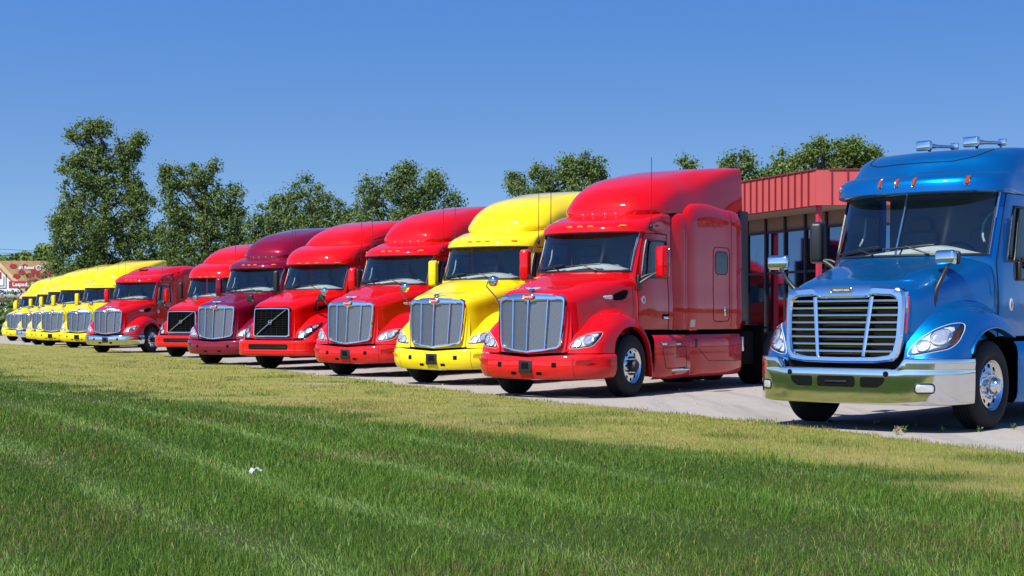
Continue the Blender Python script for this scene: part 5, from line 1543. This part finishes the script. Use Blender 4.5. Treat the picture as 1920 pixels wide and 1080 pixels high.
    ft = kit.add('roof_fairing', join(grid(rf), back), 'paint', None, 45)
    rbv = bvh_of(grid(rf))
    kit.add('fairing_seam', tube([tuple(p) for p in rf[0]], .006, 6), 'seam_dark', ft)
    for s in (0, 1):
        m = (lambda p: p) if s == 0 else mirror
        kit.add('fairing_crease', m(seam(rbv, 'side', [(1.75, 3.36), (2.3, 3.50), (3.2, 3.60), (4.4, 3.62)], .006)), 'seam_dark', ft)
    lower_fairing(kit)
    for s in (1, -1): add_wheel(kit, s, s * 1.04, 0.0, style='front')
    rear_end(kit, 4.5, (5.80, 7.10))
# ------------------------------------------------------------------ tractor with wide chrome bar grille and chrome bumper
def build_wide_grille(kit):
    H = [
        [(0, -1.19, 1.60), (.32, -1.185, 1.60), (.60, -1.165, 1.585), (.715, -1.13, 1.51), (.735, -1.12, 1.32), (.735, -1.13, 1.05), (.71, -1.15, .76)],
        [(0, -1.07, 1.665), (.33, -1.065, 1.665), (.62, -1.045, 1.64), (.765, -1.01, 1.55), (.80, -.98, 1.33), (.81, -.97, 1.05), (.81, -.97, .76)],
        [(0, -.72, 1.765), (.36, -.72, 1.76), (.66, -.71, 1.73), (.825, -.69, 1.63), (.865, -.68, 1.40), (.88, -.68, 1.1), (.88, -.68, .8)],
        [(0, -.40, 1.855), (.40, -.39, 1.85), (.72, -.36, 1.815), (.88, -.33, 1.71), (.92, -.32, 1.46), (.93, -.32, 1.2), (.93, -.32, .9)],
        [(0, -.15, 1.925), (.43, -.13, 1.92), (.78, -.02, 1.88), (.94, .05, 1.78), (.98, .08, 1.53), (.99, .08, 1.28), (.99, .08, 1.0)],
        [(0, .02, 1.985), (.48, .06, 1.98), (.83, .22, 1.95), (1.0, .42, 1.87), (1.05, .50, 1.58), (1.05, .50, 1.28), (1.05, .50, 1.05)],
    ]
    hood = grid(surf(sym(H), 7, [4, 4, 5, 5, 5, 4][::-1] + [4, 4, 5, 5, 5, 4]))
    FN = [
        [(.72, -1.17, .78), (.90, -1.15, .78), (1.05, -1.06, .78), (1.17, -.92, .79), (1.235, -.60, .80), (1.14, -.58, .80)],
        [(.74, -1.12, .98), (.90, -1.05, .98), (1.05, -.95, .98), (1.17, -.79, .97), (1.235, -.54, .93), (1.14, -.53, .92)],
        [(.78, -.96, 1.19), (.92, -.90, 1.18), (1.06, -.80, 1.16), (1.17, -.66, 1.12), (1.235, -.46, 1.01), (1.14, -.45, 1.0)],
        [(.82, -.72, 1.36), (.94, -.66, 1.34), (1.07, -.56, 1.30), (1.18, -.44, 1.22), (1.235, -.32, 1.10), (1.14, -.31, 1.09)],
        [(.88, -.30, 1.47), (.98, -.26, 1.44), (1.09, -.21, 1.38), (1.19, -.15, 1.28), (1.235, -.08, 1.155), (1.14, -.08, 1.14)],
        [(.94, .12, 1.48), (1.02, .12, 1.43), (1.11, .12, 1.36), (1.19, .13, 1.27), (1.235, .14, 1.15), (1.14, .14, 1.13)],
        [(.98, .42, 1.40), (1.05, .42, 1.34), (1.12, .42, 1.27), (1.19, .42, 1.19), (1.235, .40, 1.09), (1.14, .39, 1.08)],
        [(.99, .56, 1.32), (1.06, .56, 1.27), (1.13, .56, 1.21), (1.19, .55, 1.13), (1.235, .53, 1.05), (1.14, .52, 1.04)],
    ]
    fender = grid(surf(FN, 6, [4, 4, 4, 5, 2], sv=(4,)))
    hd = kit.add('hood', hood, 'paint', None, 45)
    fd = kit.both('fender', fender, 'paint', None, 45)
    hb = bvh_of(hood, fender, mirror(fender))
    # chrome bumper with rising corners
    plan = [(0, -1.34), (.35, -1.335), (.7, -1.30), (.92, -1.225), (1.08, -1.10), (1.20, -.92), (1.245, -.74), (1.25, -.56)]
    def rise(x):
        t = min(1.0, max(0.0, (abs(x) - .70) / .10)); t = t * t * (3 - 2 * t)
        return t
    prof = [(lambda x: .70 + .11 * rise(x), .16), (lambda x: .712 + .115 * rise(x), .0), (lambda x: .704 + .11 * rise(x), -.018), (lambda x: .70 + .012 * rise(x), -.017), (lambda x: .685, -.020), (.56, -.019), (.42, -.015), (.335, -.010), (.315, .01), (.31, .2)]
    B = bumper_skin(plan, prof)
    P_ = upsample(B.transpose(1, 0, 2), 2).transpose(1, 0, 2)
    B = np.concatenate([(P_ * np.array([-1, 1, 1]))[:, ::-1][:, :-1], P_], 1)
    bg_ = grid(upsample(B, [1, 1, 2, 1, 2, 3, 3, 1, 1], sharp=(1, 3, 4, 5, 6, 7)))
    bb = bvh_of(bg_)
    b = kit.add('bumper', bg_, 'chrome', None, 45, label='polished chrome bumper with three dark slots')
    for s in (1, -1):
        m = (lambda p: p) if s > 0 else mirror
        kit.add('bumper_slot', m(patch(bb, 'front', rounded([(.30, .50), (.50, .50), (.57, .545), (.595, .615), (.30, .615)], .02), .001, .001, n=36)), 'void_black', b)
        kit.add('tow_hole', m(patch(bb, 'front', ellipse((.60, .652), .032, .032), .001, .001, n=20)), 'void_black', b)
        fg = kit.add('fog_light', m(patch(bb, 'front', rounded(rect(.905, .455, 1.065, .545), .03), .002, .012, n=32)), 'reflector', b)
        kit.add('fog_rim', m(seam(bb, 'front', rounded(rect(.90, .45, 1.07, .55), .035), .010, True, n=36)), 'black_plastic', b)
    kit.add('bumper_slot', patch(bb, 'front', rounded(rect(-.235, .50, .235, .622), .025), .001, .001, n=40), 'void_black', b)
    kit.add('slot_bar', box((0, -1.365, .56), (.27, .012, .022), .005), 'black_plastic', b)
    kit.add('valance', box((0, -1.0, .76), (1.9, .32, .12)), 'void_black')
    # grille
    yf = lambda x, z: -1.19 - .075 * (1.60 - z) / .8 + .05 * (x / .7) ** 2
    outer = half_outline([(0, 1.632), (.40, 1.628), (.66, 1.605), (.735, 1.55), (.745, 1.40), (.735, 1.05), (.70, .85), (.64, .79), (.45, .768), (0, .762)], 56)
    inner = half_outline([(0, 1.485), (.30, 1.485), (.36, 1.515), (.58, 1.505), (.655, 1.465), (.665, 1.36), (.655, 1.05), (.625, .905), (.58, .862), (.42, .842), (0, .838)], 56)
    gr = kit.add('grille', band(outer, inner, yf, .09, .04), 'chrome', None, 30)
    kit.add('radiator', fill(outer * .985, yf, .10), 'void_black', gr)
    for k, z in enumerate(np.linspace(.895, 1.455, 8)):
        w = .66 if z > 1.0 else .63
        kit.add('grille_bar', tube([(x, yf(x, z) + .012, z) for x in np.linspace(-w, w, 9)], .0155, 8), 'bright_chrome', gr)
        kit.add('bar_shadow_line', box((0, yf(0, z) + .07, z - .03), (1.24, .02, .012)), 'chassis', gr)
    for s in (1, -1):
        zz = np.linspace(.84, 1.50, 6)
        kit.add('upright_bar', strip([(s * (.285 + .07 * (z - .84) / .66), z) for z in zz], [.02 + .008 * (z - .84) for z in zz], yf, .016), 'chrome', gr)
    e = rounded(rect(-.135, 1.548, .135, 1.602), .026, 5)
    kit.add('badge', prism([(x, yf(0, 1.57) - .032, z) for x, z in e], (0, -.012, 0)), 'badge_grey', gr)
    kit.add('badge_rim', tube([(x, yf(0, 1.57) - .045, z) for x, z in e], .006, 6, True), 'chrome', gr)
    kit.add('badge_lettering', upright(text_mesh('FREIGHTLINER', .032, .0015), (0, yf(0, 1.57) - .0465, 1.575)), 'white_sticker', gr)
    for s in (0, 1):
        m = (lambda p: p) if s == 0 else mirror
        kit.add('red_grille_edge', m(tube([(x, yf(x, z) + .02, z) for x, z in ((.762, 1.50), (.762, 1.3), (.752, 1.1))], .008, 6)), 'red_lens', gr)
    # headlights
    lamp(kit, hb, [(.755, .845), (.78, .93), (.86, 1.04), (.97, 1.14), (1.08, 1.20), (1.15, 1.205), (1.175, 1.13), (1.17, 1.0), (1.13, .925), (.98, .885), (.85, .855)],
         bowls=((.90, .955, .06), (1.03, 1.05, .085)), n=56, amber=rounded([(1.115, .95), (1.165, .99), (1.165, 1.16), (1.125, 1.18)], .015))
    for s in (0, 1):
        m = (lambda p: p) if s == 0 else mirror
        kit.add('fender_lip', m(tube(surf(FN, 6, [4, 4, 4, 5, 2], sv=(4,))[3:, 17] + np.array([.004, 0, 0]), .014, 8)), 'paint', fd[s])
        kit.add('hood_seam', m(seam(hb, 'side', [(.42, 1.86), (.44, 1.6), (.44, 1.40)], .005)), 'seam_dark', hd)
        kit.add('cowl_ridge', m(seam(hb, 'side', [(.20, 1.90), (.30, 1.82), (.36, 1.66), (.38, 1.52)], .012)), 'paint', hd)
    kit.add('marker_lamp', join(box((1.062, .66, 1.46), (.03, .055, .085), .012)), 'amber', fd[0])
    for xx in (1, -1):
        kit.add('wheel_well', wheel_arch(xx * .62, xx * 1.13), 'void_black')
    kit.add('hood_vent', patch(hb, 'top', rounded([(-.12, -.98), (.24, -.98), (.20, -.92), (-.10, -.92)], .02), .001, -.004, n=24), 'paint', hd)
    # hood mirrors on curved stalks
    for s in (1, -1):
        x0 = .87 if s > 0 else -1.30
        fm = kit.add('fender_mirror', rotz(box((0, 0, 0), (.27, .09, .17), .04, 4), R(-12 * s)), 'chrome')
        v = kit.parts[fm][1]
        v.transform(Matrix.Translation((x0, -.45, 1.94)))
        kit.add('mirror_back', moved(rotz(box((0, .05, 0), (.25, .06, .15), .03, 3), R(-12 * s)), (x0 + .02 * s, -.43, 1.94)), 'black_plastic', fm)
        pts = [(.83, -.66, 1.42), (.85, -.66, 1.55), (.89, -.58, 1.72), (.90, -.45, 1.86)] if s > 0 else [(-.84, -.62, 1.50), (-.98, -.62, 1.62), (-1.16, -.55, 1.78), (-1.28, -.44, 1.88)]
        kit.add('mirror_stalk', tube(upsample(np.array(pts), 5), np.linspace(.034, .022, 16), 10), 'black_plastic', fm)
        kit.add('stalk_foot', box((pts[0][0], pts[0][1], pts[0][2]), (.07, .12, .20), .03, 3), 'black_plastic', fm)
    # cab
    S = [
        (1.05, [(0, .50), (.42, .50), (.78, .50), (.98, .50), (1.05, .50), (1.07, .70), (1.07, 1.62), (1.07, 1.80)]),
        (1.45, [(0, .36), (.42, .38), (.78, .43), (.98, .47), (1.06, .50), (1.08, .68), (1.08, 1.62), (1.08, 1.80)]),
        (1.93, [(0, .02), (.48, .06), (.83, .22), (.98, .38), (1.045, .47), (1.075, .70), (1.075, 1.62), (1.075, 1.80)]),
        (2.0, [(0, .03), (.48, .07), (.835, .23), (.985, .40), (1.045, .50), (1.07, .74), (1.07, 1.62), (1.07, 1.80)]),
        (2.58, [(0, .28), (.48, .32), (.84, .47), (.985, .62), (1.035, .71), (1.055, .93), (1.055, 1.62), (1.055, 1.80)]),
        (2.73, [(0, .34), (.48, .38), (.84, .53), (.985, .68), (1.035, .77), (1.055, .98), (1.055, 1.62), (1.055, 1.80)]),
        (2.732, [(0, .14), (.48, .18), (.86, .35), (1.03, .56), (1.07, .72), (1.06, .95), (1.055, 1.62), (1.055, 1.80)]),
        (2.75, [(0, .115), (.48, .155), (.865, .33), (1.045, .55), (1.08, .72), (1.065, .95), (1.055, 1.62), (1.055, 1.80)]),
        (2.88, [(0, .135), (.48, .175), (.86, .35), (1.035, .57), (1.065, .75), (1.06, .97), (1.055, 1.62), (1.055, 1.80)]),
        (2.965, [(0, .25), (.48, .29), (.84, .45), (1.01, .66), (1.05, .81), (1.05, 1.05), (1.05, 1.62), (1.05, 1.80)]),
        (2.985, [(0, .40), (.47, .44), (.82, .59), (.98, .77), (1.04, .90), (1.045, 1.08), (1.05, 1.62), (1.05, 1.80)]),
        (3.06, [(0, .46), (.47, .54), (.80, .68), (.96, .84), (1.02, .96), (1.04, 1.12), (1.05, 1.62), (1.05, 1.80)]),
        (3.21, [(0, .60), (.46, .70), (.78, .83), (.93, .98), (.99, 1.09), (1.02, 1.22), (1.045, 1.64), (1.05, 1.80)]),
        (3.30, [(0, .88), (.42, .95), (.71, 1.05), (.87, 1.17), (.94, 1.26), (.975, 1.36), (1.01, 1.68), (1.02, 1.80)]),
        (3.345, [(0, 1.40), (.36, 1.41), (.6, 1.45), (.75, 1.50), (.83, 1.55), (.88, 1.6), (.94, 1.74), (.96, 1.80)]),
    ]
    G, cab, wsi, doors, ix = cab_shell(kit, S, rows=[2, 3, 2, 7, 2, 1, 1, 3, 3, 1, 3, 4, 3, 2], sharp=(2, 3, 5, 6, 7, 9, 10), split=True)
    cabin(kit, dash_z=1.97, dash_y=.46)
    cb = bvh_of(grid(G))
    wipers(kit, cb, wsi, 2.02, 2.08)
    for x in (-.95, -.25, -.03, .19, .78):
        zc = 2.865
        kit.add('marker_light', patch(cb, 'front', rounded([(x - .026, zc - .052), (x + .018, zc - .052), (x + .026, zc + .052), (x - .018, zc + .052)], .016), .004, .020, n=24), 'dark_amber', cab)
        kit.add('marker_rim', seam(cb, 'front', rounded([(x - .029, zc - .056), (x + .021, zc - .056), (x + .029, zc + .056), (x - .021, zc + .056)], .018), .005, True, off=.004, n=24), 'chrome', cab)
    # raised panel outline on the roof cap
    kit.add('cap_crease', seam(cb, 'front', rounded([(-.75, 3.29), (-.72, 3.17), (-.55, 3.13), (.45, 3.13), (.70, 3.19), (.80, 3.30)], .05)[3:-3], .007, n=50), 'seam_dark', cab)
    kit.add('a_pillar_trim', tube(G[ix['rc'][3]:ix['rc'][5] + 1, ix['mid'] + ix['cc'][3]] + np.array([.012, -.014, 0]), .014, 6), 'chrome', cab)
    kit.add('door_handle', box((1.10, .98, 1.82), (.05, .06, .22), .015), 'black_plastic', doors[0])
    kit.add('handle_pocket', patch(cb, 'side', rounded(rect(.86, 1.70, 1.3, 1.93), .06), .003, .006, n=30), 'black_gloss', doors[0])
    kit.add('oval_sticker', patch(cb, 'side', ellipse((.80, 1.42), .045, .075), .003, .005, n=20), 'white_sticker', doors[0])
    kit.add('sticker_mark', patch(cb, 'side', ellipse((.80, 1.42), .018, .045), .006, .007, n=14), 'badge_red', doors[0])
    side_mirror(kit, x=1.33, y=.50, z=2.22, mat='black_plastic', w=.19, h=.53, split_y=.62, arm=((1.06, .55, 1.84), (1.16, .54, 1.93), (1.27, .52, 2.0)))
    # air horns on the roof: rectangular bells on short trumpets
    for x0 in (-.33, .30):
        hn = kit.add('air_horn', join(box((x0, 1.42, 3.445), (.20, .07, .125), .02, 3), box((x0, 1.45, 3.445), (.19, .05, .10), .015)), 'chrome')
        kit.add('trumpet', tube([(x0 + .02, 1.47, 3.445), (x0 + .10, 1.60, 3.445), (x0 + .22, 1.78, 3.445)], [.045, .022, .018], 10), 'chrome', hn)
        kit.add('rear_bell', box((x0 + .23, 1.80, 3.455), (.11, .05, .085), .015), 'chrome', hn)
        kit.add('horn_foot', join(tube([(x0 + .04, 1.49, 3.445), (x0 + .04, 1.49, 3.30)], .018, 8), tube([(x0 + .22, 1.78, 3.445), (x0 + .22, 1.78, 3.30)], .014, 8)), 'chassis', hn)
    sleeper_box(kit)
    RF = [
        [(0, 1.65, 3.335), (.40, 1.66, 3.335), (.70, 1.68, 3.32), (.88, 1.70, 3.27), (1.0, 1.72, 3.16), (1.05, 1.74, 3.0)],
        [(0, 2.1, 3.40), (.42, 2.1, 3.40), (.74, 2.1, 3.385), (.95, 2.1, 3.33), (1.05, 2.1, 3.22), (1.09, 2.1, 3.0)],
        [(0, 3.2, 3.45), (.45, 3.2, 3.45), (.80, 3.2, 3.43), (1.0, 3.2, 3.38), (1.09, 3.2, 3.3), (1.12, 3.2, 3.0)],
        [(0, 4.55, 3.47), (.45, 4.55, 3.47), (.82, 4.55, 3.45), (1.02, 4.55, 3.40), (1.10, 4.55, 3.3), (1.12, 4.55, 3.0)],
    ]
    rf = surf(sym(RF), [4, 5, 5], [4, 4, 4, 4, 4] * 2)
    kit.add('roof_fairing', join(grid(rf), (rf[-1] + np.array([0, -.03, 0]), [tuple(range(rf.shape[1]))])), 'paint', None, 45)
    lower_fairing(kit)
    for s in (1, -1): add_wheel(kit, s, s * 1.06, 0.0, style='front', hubcol='chrome', rim='chrome')
    rear_end(kit, 4.5, (5.80, 7.10))
# ------------------------------------------------------------------ the parked row
kp = Kit(); build_long_nose(kp)
kv = Kit(); build_slant_bar(kv)
kc = Kit(); build_wide_grille(kc)
ROW = 'trucks parked in a row'
TB = ('tall_roof', 'painted_bumper', 'plate')
TN = ('tall_roof', 'painted_bumper')
kc.place('semi_truck', (4.51, 17.67, 0), 42.0, 'paint_blue', 'blue semi truck with chrome bar grille, nearest in the row', ROW)
for (x, y, a, c, lab, tg) in (
    (.95, 24.81, 32.7, 'red', 'tall red sleeper truck with mesh grille beside the blue truck', TB),
    (-.84, 29.48, 30.0, 'yellow', 'yellow mesh-grille truck parked between two red ones', TB),
    (-2.94, 33.68, 30.0, 'red', 'red mesh-grille truck just left of the lone yellow one', TB),
    (-7.60, 42.09, 25.9, 'maroon', 'dark maroon truck between two red slant-bar trucks', TN),
    (-14.82, 57.41, 18.7, 'red', 'low-roofed red truck with polished metal bumper', ('low_roof', 'polished_bumper', 'plate')),
    (-18.72, 67.01, 16.5, 'yellow', 'yellow truck right beside the low-roofed red one', TB),
    (-21.34, 71.88, 18.8, 'yellow', 'second yellow truck from the low-roofed red one', TB),
    (-23.31, 76.49, 15.8, 'yellow', 'third yellow truck from the low-roofed red one', TN),
    (-26.29, 84.0, 16.4, 'yellow', 'distant yellow truck with a polished metal bumper', ('tall_roof', 'polished_bumper')),
    (-29.45, 91.0, 17.0, 'yellow', 'fifth yellow truck from the low-roofed red one', TN),
    (-32.44, 99.69, 18.0, 'yellow', 'farthest yellow truck at the left end of the row', TB)):
    kp.place('semi_truck', (x, y, 0), a, 'paint_' + c, lab, ROW, tags=tg)
kv.place('semi_truck', (-5.36, 38.25, 0), 29.0, 'paint_bright_red', 'nearer red truck with diagonal bar across its black grille', ROW)
kv.place('semi_truck', (-10.4, 50.4, 0), 22.0, 'paint_bright_red', 'farther red truck with diagonal bar, left of the maroon one', ROW)
